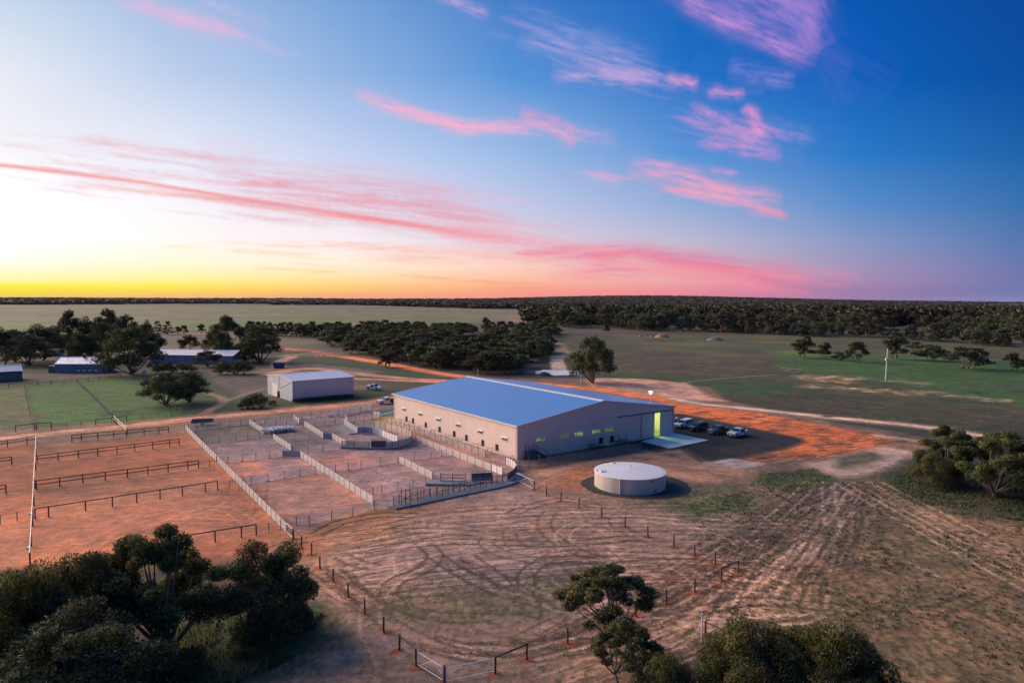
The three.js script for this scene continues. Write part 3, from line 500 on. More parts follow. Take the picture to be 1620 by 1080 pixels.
// low rises on the horizon
function hill(x, d) {
  const t = sstep(2600, 7600, d), c = x / d;       // c: direction, so that rises stand where the skyline shows them
  const up = 62 * Math.exp(-Math.pow((x - 1500) / 1700, 2)) + 18 * Math.exp(-Math.pow((x - 4600) / 1500, 2)) + 16 * Math.exp(-Math.pow((x + 1800) / 1400, 2)) + 10 * Math.exp(-Math.pow((x + 4600) / 1500, 2));
  return t * (up + 16 * fbm(x / 1500 + 7, d / 1800 + 3, 3) - 4) * (1 - 0.0 * c);
}
{
  const nx = 120, nd = 26, pos = [], uv = [], idx = [], T = tiles[5];
  for (let j = 0; j <= nd; j++) for (let i = 0; i <= nx; i++) { const d = lerp(2600, 12900, j / nd), x = lerp(-9400, 9400, i / nx), e = Math.min(i, nx - i) < 1 || j < 1 || j === nd ? -2 : 0; pos.push(x, hill(x, d) + 0.05 + e, -d); uv.push((x - T.x0) / (T.x1 - T.x0), (d - T.d0) / (T.d1 - T.d0)); if (i && j) { const a = (j - 1) * (nx + 1) + i - 1, b = a + 1, c = j * (nx + 1) + i, e2 = c - 1; idx.push(a, b, c, a, c, e2); } }
  const g = new THREE.BufferGeometry(); g.setAttribute('position', new THREE.Float32BufferAttribute(pos, 3)); g.setAttribute('uv', new THREE.Float32BufferAttribute(uv, 2)); g.setIndex(idx); g.computeVertexNormals();
  structure('hills', g, T.mat, 'low dark rises along the horizon', 'hills');
}

// ------------------------------------------------------------------ the large building
const F0 = P(818.3, 727.3), BW = 40.65, BL = 49.2, EAVE = 5.95, RIDGE = 8.7, THETA = 35.6 * D2R;
const vDir = new THREE.Vector3(Math.cos(THETA), 0, -Math.sin(THETA)), uDir = new THREE.Vector3(-Math.sin(THETA), 0, -Math.cos(THETA));
const toWorld = (a, b, y = 0) => F0.clone().addScaledVector(vDir, a).addScaledVector(uDir, b).setY(y);   // a along the gable, b along the side wall
// where the ray of a pixel meets the vertical plane through o along dir: [distance along dir, height]
function onWall(o, dir, px, py) { const d = ray(px, py), n = new THREE.Vector3(-dir.z, 0, dir.x), c = new THREE.Vector3(0, CAM_H, 0), t = o.clone().setY(0).sub(c.clone().setY(0)).dot(n) / d.dot(n), p = c.addScaledVector(d, t); return [p.clone().sub(o).dot(dir), p.y]; }
function stripeTex(period, kind) {       // ribbed sheet as a height map, one period wide
  const n = 64, dat = new Uint8Array(n * 4 * 4); for (let j = 0; j < 4; j++) for (let i = 0; i < n; i++) { const u = i / n, h = kind === 'rib' ? 255 * (sstep(0.0, 0.08, u) - sstep(0.14, 0.22, u)) : 127 + 127 * Math.sin(u * 2 * Math.PI), o = (j * n + i) * 4; dat[o] = dat[o + 1] = dat[o + 2] = h; dat[o + 3] = 255; }
  const t = new THREE.DataTexture(dat, n, 4, THREE.RGBAFormat); t.wrapS = t.wrapT = THREE.RepeatWrapping; t.magFilter = THREE.LinearFilter; t.repeat.set(1 / period, 1); t.needsUpdate = true; return t;
}
function mottleTex(c0, c1, seed, n = 256, sx = 1, sy = 1) {      // faint uneven tone of painted or weathered sheet
  const dat = new Uint8Array(n * n * 4), g = (v) => Math.round(255 * (v <= 0.0031308 ? 12.92 * v : 1.055 * Math.pow(v, 1 / 2.4) - 0.055));
  for (let j = 0; j < n; j++) for (let i = 0; i < n; i++) { const t = fbm(i / n * 16 * sx + seed, j / n * 16 * sy + seed * 3, 4), o = (j * n + i) * 4; for (let k = 0; k < 3; k++) dat[o + k] = g(lerp(c0[k], c1[k], t)); dat[o + 3] = 255; }
  const t = new THREE.DataTexture(dat, n, n, THREE.RGBAFormat); t.colorSpace = THREE.SRGBColorSpace; t.wrapS = t.wrapT = THREE.MirroredRepeatWrapping; t.magFilter = THREE.LinearFilter; t.repeat.set(1 / 12, 1 / 12); t.needsUpdate = true; return t;
}
const M = {
  cream: new THREE.MeshStandardMaterial({ map: mottleTex([0.70, 0.54, 0.48], [0.79, 0.62, 0.55], 3, 256, 2, 0.6), roughness: 0.6, bumpMap: stripeTex(0.25, 'rib'), bumpScale: 0.008 }),
  creamPlain: mat([0.62, 0.51, 0.45], 0.6),
  blueRoof: new THREE.MeshStandardMaterial({ map: mottleTex([0.090, 0.245, 0.54], [0.145, 0.335, 0.68], 9, 256, 3, 0.5), roughness: 0.38, metalness: 0.15, bumpMap: stripeTex(0.25, 'rib'), bumpScale: 0.008 }),
  trim: mat([0.78, 0.74, 0.74], 0.5), darkHole: mat([0.012, 0.012, 0.013], 0.9), darkSteel: mat([0.05, 0.055, 0.065], 0.6),
  galv: mat([0.78, 0.74, 0.69], 0.5, { metalness: 0.1 }), galvDark: mat([0.17, 0.175, 0.19], 0.55, { metalness: 0.2 }), galvPost: mat([0.13, 0.13, 0.14], 0.6, { metalness: 0.2 }),
  white: mat([0.80, 0.76, 0.76], 0.45), rust: mat([0.12, 0.046, 0.032], 0.7), pinkPipe: mat([0.62, 0.46, 0.40], 0.5),
  concrete: new THREE.MeshStandardMaterial({ map: mottleTex([0.64, 0.64, 0.55], [0.76, 0.76, 0.66], 5), roughness: 0.85 }),
  slab: new THREE.MeshStandardMaterial({ map: mottleTex([0.16, 0.165, 0.175], [0.26, 0.265, 0.28], 15), roughness: 0.85 }),
  sheet: mat([0.34, 0.40, 0.50], 0.45, { metalness: 0.25 }), sheetDark: mat([0.07, 0.09, 0.115], 0.55), greenSheet: mat([0.36, 0.52, 0.46], 0.6),
  rubber: mat([0.012, 0.012, 0.012], 0.8), glass: mat([0.012, 0.016, 0.022], 0.08), chrome: mat([0.6, 0.6, 0.62], 0.25, { metalness: 0.8 }), rim: mat([0.35, 0.35, 0.37], 0.35, { metalness: 0.6 }),
  carWhite: new THREE.MeshPhysicalMaterial({ color: new THREE.Color(0.68, 0.70, 0.73), roughness: 0.35, clearcoat: 1, clearcoatRoughness: 0.08 }),
  carDark: new THREE.MeshPhysicalMaterial({ color: new THREE.Color(0.018, 0.022, 0.027), roughness: 0.35, clearcoat: 1, clearcoatRoughness: 0.06 }),
  carGrey: new THREE.MeshPhysicalMaterial({ color: new THREE.Color(0.025, 0.032, 0.04), roughness: 0.35, clearcoat: 1, clearcoatRoughness: 0.06 }),
  trayGrey: mat([0.10, 0.10, 0.11], 0.6), lampLens: mat([0.75, 0.75, 0.72], 0.15), redPrint: mat([0.50, 0.03, 0.05], 0.5),
};
{
  const B = thing('livestock_shed', 'large cream steel shed with blue roof and lit sliding door', 'building', F0, THETA);
  const T = 0.16;
  const wallHoles = (shape, list) => { for (const [x, y, w, h] of list) { const p = new THREE.Path(); p.moveTo(x - w / 2, y); p.lineTo(x + w / 2, y); p.lineTo(x + w / 2, y + h); p.lineTo(x - w / 2, y + h); p.closePath(); shape.holes.push(p); } };
  // side wall: local z from 0 back to -BL; drawn in (b, y)
  const sideWin = [[638.6, 646.2], [664.6, 654.2], [693.4, 663.5], [724.9, 673.1], [759.4, 684.0], [798.2, 696.8]].map(([x, y]) => onWall(F0, uDir, x, y));
  const sideHatch = [[643, 664.3], [653.3, 667.6], [673.6, 674.7], [695.5, 681.5], [718.5, 689.6], [737.8, 695.9], [763.8, 704.9], [786.2, 712.2]].map(([x, y]) => onWall(F0, uDir, x, y)[0]);
  const sideShape = new THREE.Shape([[0, 0], [BL, 0], [BL, EAVE], [0, EAVE]].map((p) => new THREE.Vector2(...p)));
  wallHoles(sideShape, sideWin.map(([b]) => [b, 2.75, 1.9, 0.62])); wallHoles(sideShape, sideHatch.map((b) => [b, 0.45, 0.75, 1.15]));
  const side = new THREE.ExtrudeGeometry(sideShape, { depth: T, bevelEnabled: false });
  // drawn in x = b, so turn it: x -> -z ; depth -> x
  const toSide = (g, x = 0) => { g.applyMatrix4(new THREE.Matrix4().set(0, 0, 1, x, 0, 1, 0, 0, -1, 0, 0, 0, 0, 0, 0, 1)); return g; };
  const flip = (g) => { const i = g.index; if (i) { for (let k = 0; k < i.count; k += 3) { const a = i.getX(k); i.setX(k, i.getX(k + 2)); i.setX(k + 2, a); } } return g; };
  const sideW = mesh('side_wall', toSide(side), M.cream, B); tag(sideW, 'side wall of cream ribbed steel');
  const far = mesh('side_wall', toSide(new THREE.ExtrudeGeometry(new THREE.Shape([[0, 0], [BL, 0], [BL, EAVE], [0, EAVE]].map((p) => new THREE.Vector2(...p))), { depth: T, bevelEnabled: false }), BW - T), M.cream, B);
  // gables
  const gWin = [[855.9, 697.3], [892.7, 691.8], [915.7, 687.4], [943.3, 683.5], [964.1, 680.0]].map(([x, y]) => onWall(F0, vDir, x, y));
  const gHatch = [[951.2, 701.1], [968.3, 698.5]].map(([x, y]) => onWall(F0, vDir, x, y)[0]);
  const dTrack0 = onWall(F0, vDir, 976.8, 660), dL = onWall(F0, vDir, 1013.7, 680)[0], gap0 = onWall(F0, vDir, 1034.8, 670)[0], gap1 = onWall(F0, vDir, 1043.6, 670)[0], doorTop = onWall(F0, vDir, 1039, 653.3)[1];
  const gable = [[T, 0], [BW - T, 0], [BW - T, EAVE], [BW / 2, RIDGE], [T, EAVE]];
  const gShape = new THREE.Shape(gable.map((p) => new THREE.Vector2(...p)));
  wallHoles(gShape, gWin.map(([a, y]) => [a, 2.75, 2.1, 0.68])); wallHoles(gShape, gHatch.map((a) => [a, 0.45, 0.95, 1.2]));
  wallHoles(gShape, [[(dL + BW - 1.2) / 2, 0.02, BW - 1.2 - dL - 0.6, doorTop]]);
  const gw = new THREE.ExtrudeGeometry(gShape, { depth: T, bevelEnabled: false }); gw.translate(0, 0, -T);
  mesh('gable_wall', gw, M.cream, B);
  const gb = new THREE.ExtrudeGeometry(new THREE.Shape(gable.map((p) => new THREE.Vector2(...p))), { depth: T, bevelEnabled: false }); gb.translate(0, 0, -BL);
  mesh('gable_wall', gb, M.cream, B);
  const woodFloor = mat([0.30, 0.26, 0.20], 0.9), bay = dL - 1.0;     // raised shearing floor, and a bay at ground level behind the sliding door
  mesh('floor', box(BW - T - bay, 0.1, BL - 2 * T, (BW - T + bay) / 2, 0.06, -BL / 2), mat([0.38, 0.36, 0.32], 0.9), B);
  mesh('raised_floor', box(bay - T, 0.14, BL - 2 * T, (bay + T) / 2, 1.86, -BL / 2), woodFloor, B);
  mesh('floor_skirt', box(0.12, 1.8, BL - 2 * T, bay, 0.9, -BL / 2), woodFloor, B);
  // roof slopes
  const run = BW / 2 + 0.25, rise = (RIDGE - EAVE) * run / (BW / 2), sl = Math.hypot(run, rise), ang = Math.atan2(rise, run);
  for (const s of [-1, 1]) {
    const g = new THREE.BoxGeometry(BL + 0.5, 0.10, sl, 1, 1, 1);       // u along the ridge so ribs run down the slope
    const uv = g.attributes.uv, ps = g.attributes.position; for (let i = 0; i < uv.count; i++) uv.setXY(i, ps.getX(i), ps.getZ(i));
    g.rotateY(Math.PI / 2); g.rotateZ(s > 0 ? -ang : ang); g.translate(BW / 2 + s * run / 2, EAVE + 0.11 + (RIDGE - EAVE) - rise / 2, -BL / 2);
    mesh('roof_slope', g, M.blueRoof, B);
  }
  tag(mesh('ridge_cap', [box(0.75, 0.06, BL + 0.54, BW / 2 - 0.36, RIDGE + 0.16, -BL / 2, 0, 0, ang), box(0.75, 0.06, BL + 0.54, BW / 2 + 0.36, RIDGE + 0.16, -BL / 2, 0, 0, -ang)], M.trim, B), 'white ridge capping');
  for (const x of [-0.33, BW + 0.33]) mesh('gutter', box(0.16, 0.16, BL + 0.5, x, EAVE + 0.02, -BL / 2), M.trim, B);
  for (const z of [0.29, -BL - 0.29]) for (const s of [-1, 1]) mesh('barge_flashing', box(sl + 0.05, 0.24, 0.07, BW / 2 + s * run / 2, EAVE + 0.08 + (RIDGE - EAVE) - rise / 2, z, 0, 0, s > 0 ? -ang : ang), M.trim, B);
  mesh('corner_flashing', [box(0.14, EAVE, 0.05, 0.05, EAVE / 2, 0.03), box(0.05, EAVE, 0.14, -0.03, EAVE / 2, -0.05)], M.trim, B);
  mesh('corner_flashing', [box(0.14, EAVE, 0.05, BW - 0.05, EAVE / 2, 0.03), box(0.05, EAVE, 0.14, BW + 0.03, EAVE / 2, -0.05)], M.trim, B);
  for (const z of [-0.35, -BL + 0.3]) mesh('downpipe', cyl(0.06, 0.06, EAVE - 0.1, -0.10, 0, z, 8), M.trim, B);
  // windows: propped flaps over openings with bars
  const win = (w, h, i) => {
    const f = new THREE.Group(); f.name = 'window';
    const open = [0.16, 0.10, 0.20, 0.08, 0.18, 0.12][i % 6];
    mesh('flap', box(w + 0.06, 0.03, 0.30, 0, h + 0.02 - open * 0.3, 0.14, 0.3 + open * 1.2), M.trim, f);
    mesh('mullion', [0.25, 0.5, 0.75].map((t) => box(0.05, h, 0.05, (t - 0.5) * w, h / 2, -0.06)).concat([box(w, 0.05, 0.05, 0, h * 0.5, -0.06)]), M.darkSteel, f);
    mesh('sill', box(w + 0.12, 0.05, 0.10, 0, -0.025, 0.03), M.trim, f);
    return f;
  };
  sideWin.forEach(([b], i) => { const f = win(1.9, 0.62, i); f.position.set(0, 2.75, -b); f.rotation.y = -Math.PI / 2; B.add(f); });
  gWin.forEach(([a], i) => { const f = win(2.1, 0.68, i + 1); f.position.set(a, 2.75, 0); B.add(f); });
  // low stock hatches into the space under the raised floor
  sideHatch.forEach((b) => { const h = mesh('hatch', [box(0.07, 1.25, 0.06, -0.035, 1.03, -b - 0.41), box(0.07, 1.25, 0.06, -0.035, 1.03, -b + 0.41), box(0.07, 0.06, 0.88, -0.036, 1.64, -b)], M.galvDark, B); mesh('rail', [bar([-0.1, 0.9, -b - 0.7], [-1.6, 0.9, -b - 0.7], 0.03), bar([-1.6, 0, -b - 0.7], [-1.6, 1.2, -b - 0.7], 0.035), bar([-0.1, 0.9, -b + 0.7], [-1.6, 0.9, -b + 0.7], 0.03), bar([-1.6, 0, -b + 0.7], [-1.6, 1.2, -b + 0.7], 0.035)], M.galvPost, h); });
  gHatch.forEach((a) => mesh('hatch', [box(0.06, 1.3, 0.07, a - 0.5, 1.05, 0.035), box(0.06, 1.3, 0.07, a + 0.5, 1.05, 0.035), box(1.06, 0.06, 0.07, a, 1.69, 0.036)], M.galvDark, B));
  // sliding door: track, two leaves with a gap between them
  const doorEnd = BW - 0.5;
  mesh('door_track', box(doorEnd - dTrack0[0], 0.22, 0.14, (doorEnd + dTrack0[0]) / 2, doorTop + 0.22, 0.10), M.galvDark, B);
  for (const [x0, x1] of [[dL, gap0], [gap1, doorEnd]]) { const d = mesh('sliding_door', box(x1 - x0, doorTop + 0.04, 0.09, (x0 + x1) / 2, doorTop / 2 + 0.05, 0.10), M.cream, B); for (const ex of [x0 + 0.05, x1 - 0.05]) mesh('edge_trim', box(0.10, doorTop, 0.03, ex, doorTop / 2 + 0.05, 0.165), M.galvDark, d); }
  // steel frame and pens seen inside through the openings
  for (let k = 1; k < 7; k++) for (const x of [0.5, BW / 2, BW - 0.5]) mesh('column', box(0.25, x === BW / 2 ? RIDGE - 0.2 : EAVE - 0.2, 0.25, x, (x === BW / 2 ? RIDGE - 0.2 : EAVE - 0.2) / 2 + 0.1, -BL * k / 7), M.galvDark, B);
  // stair and landing on the gable
  const sx = onWall(F0, vDir, 829, 718)[0];
  const st = thing('steel_stair', 'dark steel stair and landing against the shed gable', 'stair', toWorld(sx, -0.35), THETA);
  mesh('landing', box(2.0, 0.08, 1.2, 1.0, 1.35, 0.5), M.darkSteel, st);
  for (const [x, z] of [[0.05, 0], [0.05, 1.05], [1.95, 0], [1.95, 1.05]]) mesh('post', box(0.08, 2.5, 0.08, x, 1.25, z), M.darkSteel, st);
  mesh('rail', [box(1.9, 0.05, 0.05, 1, 2.4, 1.05), box(1.9, 0.05, 0.05, 1, 1.9, 1.05), box(0.05, 0.05, 1, 0.05, 2.4, 0.5)], M.darkSteel, st);
  mesh('skirt', box(1.85, 1.2, 0.03, 1, 0.7, 1.02), M.sheetDark, st);
  mesh('stringer', [box(2.5, 0.2, 0.05, 3.0, 0.68, 0.05, 0, 0, -0.56), box(2.5, 0.2, 0.05, 3.0, 0.68, 1.0, 0, 0, -0.56)], M.darkSteel, st);
  for (let k = 0; k < 6; k++) mesh('step', box(0.28, 0.04, 0.9, 2.15 + k * 0.34, 1.18 - k * 0.215, 0.52), M.darkSteel, st);
  mesh('handrail', [bar([2.0, 2.35, 1.05], [4.0, 1.1, 1.05], 0.03), bar([4.0, 0, 1.05], [4.0, 1.1, 1.05], 0.03)], M.darkSteel, st);
  // small loading landings further along
  for (const [px, lab] of [[934, 'small galvanised loading landing between stair and hatches'], [978, 'small galvanised loading landing right of the stock hatches']]) {
    const a = onWall(F0, vDir, px, 705)[0], g = thing('loading_landing', lab, 'landing', toWorld(a, -0.2), THETA);
    mesh('deck', box(2.2, 0.06, 1.1, 0, 0.75, 0.5), M.galvDark, g); for (const x of [-1.05, 1.05]) mesh('post', box(0.07, 1.9, 0.07, x, 0.95, 1.0), M.galvPost, g);
    mesh('rail', [box(2.1, 0.05, 0.05, 0, 1.85, 1.0), box(2.1, 0.05, 0.05, 0, 1.3, 1.0)], M.galvDark, g); mesh('ramp', box(2.6, 0.05, 1.0, 2.3, 0.39, 0.5, 0, 0, -0.29), M.galvDark, g);
  }
  // lamps inside the shed
  const bulbM = new THREE.MeshStandardMaterial({ color: 0xffffff, emissive: new THREE.Color(0.75, 1.0, 0.30), emissiveIntensity: 6 });
  [[0.14, 0.12], [0.5, 0.12], [0.86, 0.10], [0.14, 0.5], [0.5, 0.5], [0.14, 0.86], [0.86, 0.5]].forEach(([a, b]) => {
    const L = thing('bay_lamp', 'glowing yellow green high bay lamp hanging inside the shed', 'lamp', toWorld(a * BW, b * BL, EAVE - 1.0), 0, 'high bay lamps inside the shed');
    mesh('shade', new THREE.CylinderGeometry(0.08, 0.24, 0.22, 12, 1, true).translate(0, 0.12, 0), M.galvDark, L);
    mesh('bulb', new THREE.SphereGeometry(0.14, 12, 8), bulbM, L);
    mesh('cable', cyl(0.01, 0.01, 1.2, 0, 0.2, 0, 5), M.darkSteel, L);
    const p = new THREE.PointLight(new THREE.Color(0.70, 1.0, 0.28), a > 0.8 ? 120 : 48, 0, 2); p.position.set(0, -0.0, 0); p.castShadow = true; p.shadow.radius = 5; L.add(p);
  });
  // floodlight on its mast at the gable's right end, lit
  const fa = onWall(F0, vDir, 1034, 640)[0], fl = thing('floodlight_mast', 'lit floodlight on a short mast above the shed gable', 'floodlight', toWorld(fa, 0.9, EAVE + 0.6), THETA);
  mesh('mast', [cyl(0.05, 0.05, 2.6, 0, 0, 0, 8), bar([0, 1.1, 0], [-0.9, 0.25, 0], 0.025)], M.galv, fl);
  mesh('housing', box(0.7, 0.5, 0.12, 0, 2.75, -0.10, 0.1), M.trim, fl);
  mesh('flood_lamp', new THREE.SphereGeometry(0.28, 16, 12).scale(1.1, 0.9, 0.6).translate(0, 2.72, 0.14), new THREE.MeshStandardMaterial({ color: 0xffffff, emissive: new THREE.Color(0.95, 1.0, 0.97), emissiveIntensity: 14 }), fl);
  const fp = new THREE.PointLight(new THREE.Color(0.85, 1.0, 0.95), 170, 0, 2); fp.position.set(0, 2.72, 0.14); fp.castShadow = true; fp.shadow.radius = 8; fl.add(fp);
  for (const [px, py, lab] of [[919, 613, 'unlit floodlight mast on the far eave below the gum tree'], [756, 598, 'unlit floodlight mast behind the roof ridge']]) {
    const g = P(px, py, 5.9), h = px > 900 ? 2.6 : 0, m = thing('unlit_mast', lab, 'floodlight', px > 900 ? g.clone() : P(px, 600, 0));
    const y = px > 900 ? 0 : 0, H = px > 900 ? 3.0 : 3.2; mesh('mast', [cyl(0.05, 0.05, H, 0, y, 0, 8), bar([0, y + 1.2, 0], [-1.1, y + 0.1, 0], 0.03)], M.galv, m); mesh('lamp_head', box(0.55, 0.36, 0.16, 0, y + H + 0.15, 0.1), M.trim, m);
  }
  // concrete apron
  const ap = [[1015.5, 699], [1060.7, 710.3], [1121.3, 697.5], [1066, 686.2]].map(([x, y]) => P(x, y)), as = new THREE.Shape(ap.map((p) => new THREE.Vector2(p.x, -p.z)));
  const ag = new THREE.ExtrudeGeometry(as, { depth: 0.14, bevelEnabled: false }).rotateX(-Math.PI / 2); ag.translate(0, 0.06, 0);
  structure('concrete_apron', ag, M.concrete, 'pale concrete apron in front of the sliding door', 'apron');
}

// ------------------------------------------------------------------ water tank
{
  const near = P(996, 783.2), R = 5.35, c = near.clone().add(near.clone().setY(0).normalize().multiplyScalar(R)), H = 2.25;
  const t = thing('water_tank', 'round cream steel water tank with white lid', 'water tank', c);
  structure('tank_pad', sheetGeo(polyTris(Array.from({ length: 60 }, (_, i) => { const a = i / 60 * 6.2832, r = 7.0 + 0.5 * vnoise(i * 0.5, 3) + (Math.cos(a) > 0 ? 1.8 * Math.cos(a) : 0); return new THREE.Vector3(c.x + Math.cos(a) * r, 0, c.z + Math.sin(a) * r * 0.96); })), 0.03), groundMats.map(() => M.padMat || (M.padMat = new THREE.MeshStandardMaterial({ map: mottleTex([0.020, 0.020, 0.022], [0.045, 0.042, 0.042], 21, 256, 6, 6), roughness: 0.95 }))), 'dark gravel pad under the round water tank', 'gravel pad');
  const creamT = mat([0.62, 0.52, 0.46], 0.5);
  const n = 20; for (let k = 0; k < n; k++) mesh('panel', new THREE.CylinderGeometry(R, R, H, 4, 1, true, k / n * 6.2832 + 0.004, 6.2832 / n - 0.008).translate(0, H / 2 + 0.02, 0), creamT, t);
  for (let k = 0; k < n; k++) { const a = k / n * 6.2832; mesh('seam', box(0.05, H, 0.03, Math.sin(a) * (R + 0.002), H / 2 + 0.02, Math.cos(a) * (R + 0.002), 0, a), creamT, t); }
  mesh('roof', new THREE.LatheGeometry([[0, 0.34], [1.2, 0.31], [2.6, 0.22], [4.2, 0.09], [R + 0.06, 0], [R + 0.08, -0.10], [R + 0.02, -0.12]].map((p) => new THREE.Vector2(p[0], p[1] + H + 0.06)).reverse(), 48), M.white, t);
  mesh('vent', [cyl(0.06, 0.06, 0.35, 0, H + 0.35, 0, 10), place(new THREE.SphereGeometry(0.16, 10, 6), 0, H + 0.78, 0)], M.galv, t);
  const at = (px, py) => { const d = ray(px, py), A = d.x * d.x + d.z * d.z, Bq = -(d.x * c.x + d.z * c.z), C = c.x * c.x + c.z * c.z - R * R, s = (-Bq - Math.sqrt(Math.max(0, Bq * Bq - A * C))) / A; return [Math.atan2(d.x * s - c.x, d.z * s - c.z), CAM_H + d.y * s]; };
  const a1 = at(981.5, 765)[0]; mesh('overflow_pipe', [cyl(0.09, 0.09, H - 0.1, Math.sin(a1) * (R + 0.12), 0, Math.cos(a1) * (R + 0.12), 10), box(0.3, 0.3, 0.3, Math.sin(a1) * (R + 0.1), H - 0.15, Math.cos(a1) * (R + 0.1), 0, a1)], M.creamPlain, t);
  const a2 = at(1031.5, 760.5)[0]; mesh('red_sticker', [box(0.75, 0.10, 0.02, Math.sin(a2) * (R + 0.02), H - 0.22, Math.cos(a2) * (R + 0.02), 0, a2), box(0.5, 0.08, 0.02, Math.sin(a2 + 0.02) * (R + 0.02), H - 0.40, Math.cos(a2 + 0.02) * (R + 0.02), 0, a2)], M.redPrint, t);
  const a3 = at(1035, 776)[0]; mesh('valve', [bar([Math.sin(a3) * R, 0.45, Math.cos(a3) * R], [Math.sin(a3) * (R + 0.55), 0.45, Math.cos(a3) * (R + 0.55)], 0.09, 10), cyl(0.09, 0.09, 0.5, Math.sin(a3) * (R + 0.5), 0, Math.cos(a3) * (R + 0.5), 10), place(new THREE.TorusGeometry(0.14, 0.03, 6, 14), Math.sin(a3) * (R + 0.35), 0.68, Math.cos(a3) * (R + 0.35), 1.57)], M.galvDark, t);
  mesh('lid_hatch', box(0.9, 0.12, 0.9, -R * 0.80, H + 0.22, R * 0.18, 0, 0.3), M.galv, t); mesh('ladder_top', [box(0.5, 0.3, 0.05, -R * 0.94, H + 0.18, R * 0.05, 0, 1.4)], M.galv, t); mesh('lid_hatch', box(0.6, 0.08, 0.6, -R * 0.36, H + 0.20, -R * 0.78, 0, 0.3), M.galv, t);
}

// ------------------------------------------------------------------ pond
{
  const edge = ragged([[848, 588.2], [861, 584.6], [885, 587], [909, 586], [918, 589.6], [913, 593.4], [878, 593.8], [846, 591]], 1.4, 2.5, 9);
  const g = sheetGeo(polyTris(edge), 0.07), m = mat([0.82, 0.79, 0.77], 0.3);  // one even white base colour over the whole pond
  g.clearGroups(); const w = structure('pond', g, m, 'shallow white pond below the bush', 'pond');
}

// ------------------------------------------------------------------ sheep yards: fences of steel rail panels
const panelCache = new Map();
function panelGeo(L, h, rails, thick) {
  const key = [L.toFixed(2), h, rails, thick].join();
  if (!panelCache.has(key)) {
    const g = []; for (let k = 0; k < rails; k++) g.push(box(L - 0.05, thick, 0.035, L / 2, 0.14 + (h - 0.16) * k / (rails - 1), 0));
    for (const x of [0.03, L - 0.03]) g.push(box(0.045, h - 0.08, 0.04, x, h / 2 + 0.04, 0));
    panelCache.set(key, mergeGeometries(g));
  }
  return panelCache.get(key);
}
const sheetCache = new Map();
function sheetPanelGeo(L, h) { const key = L.toFixed(2) + h; if (!sheetCache.has(key)) sheetCache.set(key, mergeGeometries([box(L - 0.06, h - 0.15, 0.03, L / 2, h / 2 + 0.05, 0), box(L, 0.05, 0.06, L / 2, h, 0), box(L, 0.05, 0.06, L / 2, 0.12, 0)])); return sheetCache.get(key); }
const postGeo = new Map();
const post = (h, r) => { const k = h + '_' + r; if (!postGeo.has(k)) postGeo.set(k, box(r * 2, h, r * 2, 0, h / 2, 0)); return postGeo.get(k); };
const footGeo = box(0.5, 0.05, 0.5, 0, 0.025, 0);
// a fence along pixels of its foot; style: rail (see-through panels) or sheet
function fence(name, label, group, pxs, o = {}) {
  const { h = 1.15, step = 2.4, rails = 6, thick = 0.10, railM = M.galv, postM = M.galvPost, sheet = false, y = 0, postH = h + 0.05, feet = false, pr = 0.045, gaps = [] } = o;
  const pts = pxs.map((p) => (p.isVector3 ? p.clone() : P(p[0], p[1]))), root = thing(name, label, 'fence', pts[0].clone().setY(y), 0, group);
  const base = pts[0].clone(); let count = 0;
  for (let i = 1; i < pts.length; i++) {
    const a = pts[i - 1], b = pts[i], L = a.distanceTo(b), n = Math.max(1, Math.round(L / step)), s = L / n, ang = Math.atan2(-(b.z - a.z), b.x - a.x);
    for (let k = 0; k < n; k++) {
      const q = a.clone().lerp(b, k / n).sub(base);
      if (!gaps.includes(count)) { const m = mesh('panel', sheet ? sheetPanelGeo(s, h) : panelGeo(s, h, rails, thick), railM, root); m.position.set(q.x, 0, q.z); m.rotation.y = ang; }
      const p = mesh('post', post(postH, pr), postM, root); p.position.set(q.x, 0, q.z); p.rotation.y = ang;
      if (feet && k % 2) { const f = mesh('foot', footGeo, M.slab, p); f.rotation.y = 0.3; }
      count++;
    }
    if (i === pts.length - 1) { const q = b.clone().sub(base), p = mesh('post', post(postH, pr), postM, root); p.position.set(q.x, 0, q.z); p.rotation.y = ang; }
  }
  return root;
}
const GY = 'galvanised rail fences of the sheep yards';
fence('yard_fence', 'long pale steel rail fence between red cattle yards and sheep yards', GY, [[292.2, 680], [453, 843]], { step: 2.3 });
fence('yard_fence', 'short pale rail fence leading to the mob of sheep', GY, [[393.8, 671.5], [417, 686.5]], { step: 2.2 });
fence('yard_fence', 'short pale rail fence on the near side of the mob of sheep', GY, [[431.8, 695], [460.4, 713.6]], { step: 2.2 });
fence('yard_fence', 'long pale rail fence through the middle of the sheep pens', GY, [[474.2, 723.7], [590, 799]], { step: 2.3 });
fence('yard_fence', 'two panel pale rail fence at the back of the sheep pens', GY, [[463.8, 662.8], [473.3, 671]], { step: 2.2 });
fence('yard_fence', 'pale rail fence behind the mob of sheep', GY, [[481, 674.5], [511.4, 693.5]], { step: 2.2 });
fence('yard_fence', 'short pale rail fence joining the curved race platform', GY, [[524.3, 694], [546.8, 706.6]], { step: 2.2 });
fence('yard_fence', 'pale rail fence joining the long platform and its bench', GY, [[629.8, 731.6], [684, 758.5]], { step: 2.4 });
fence('yard_fence', 'long pale rail fence along the lane beside the large shed', GY, [[657, 698], [777, 745.5]], { step: 2.5 });
fence('yard_fence', 'see through rail fence close along the side wall of the large shed', GY, [[613, 668], [640, 677.5], [768, 723.5]], { step: 2.3, railM: M.galv, thick: 0.05, rails: 5, postH: 1.4 });
fence('yard_fence', 'grey rail fence along the gable of the large shed', GY, [[808, 737], [837, 740.5], [1013.5, 713]], { step: 2.1, h: 1.3, railM: M.galvDark, rails: 6, postH: 1.6 });
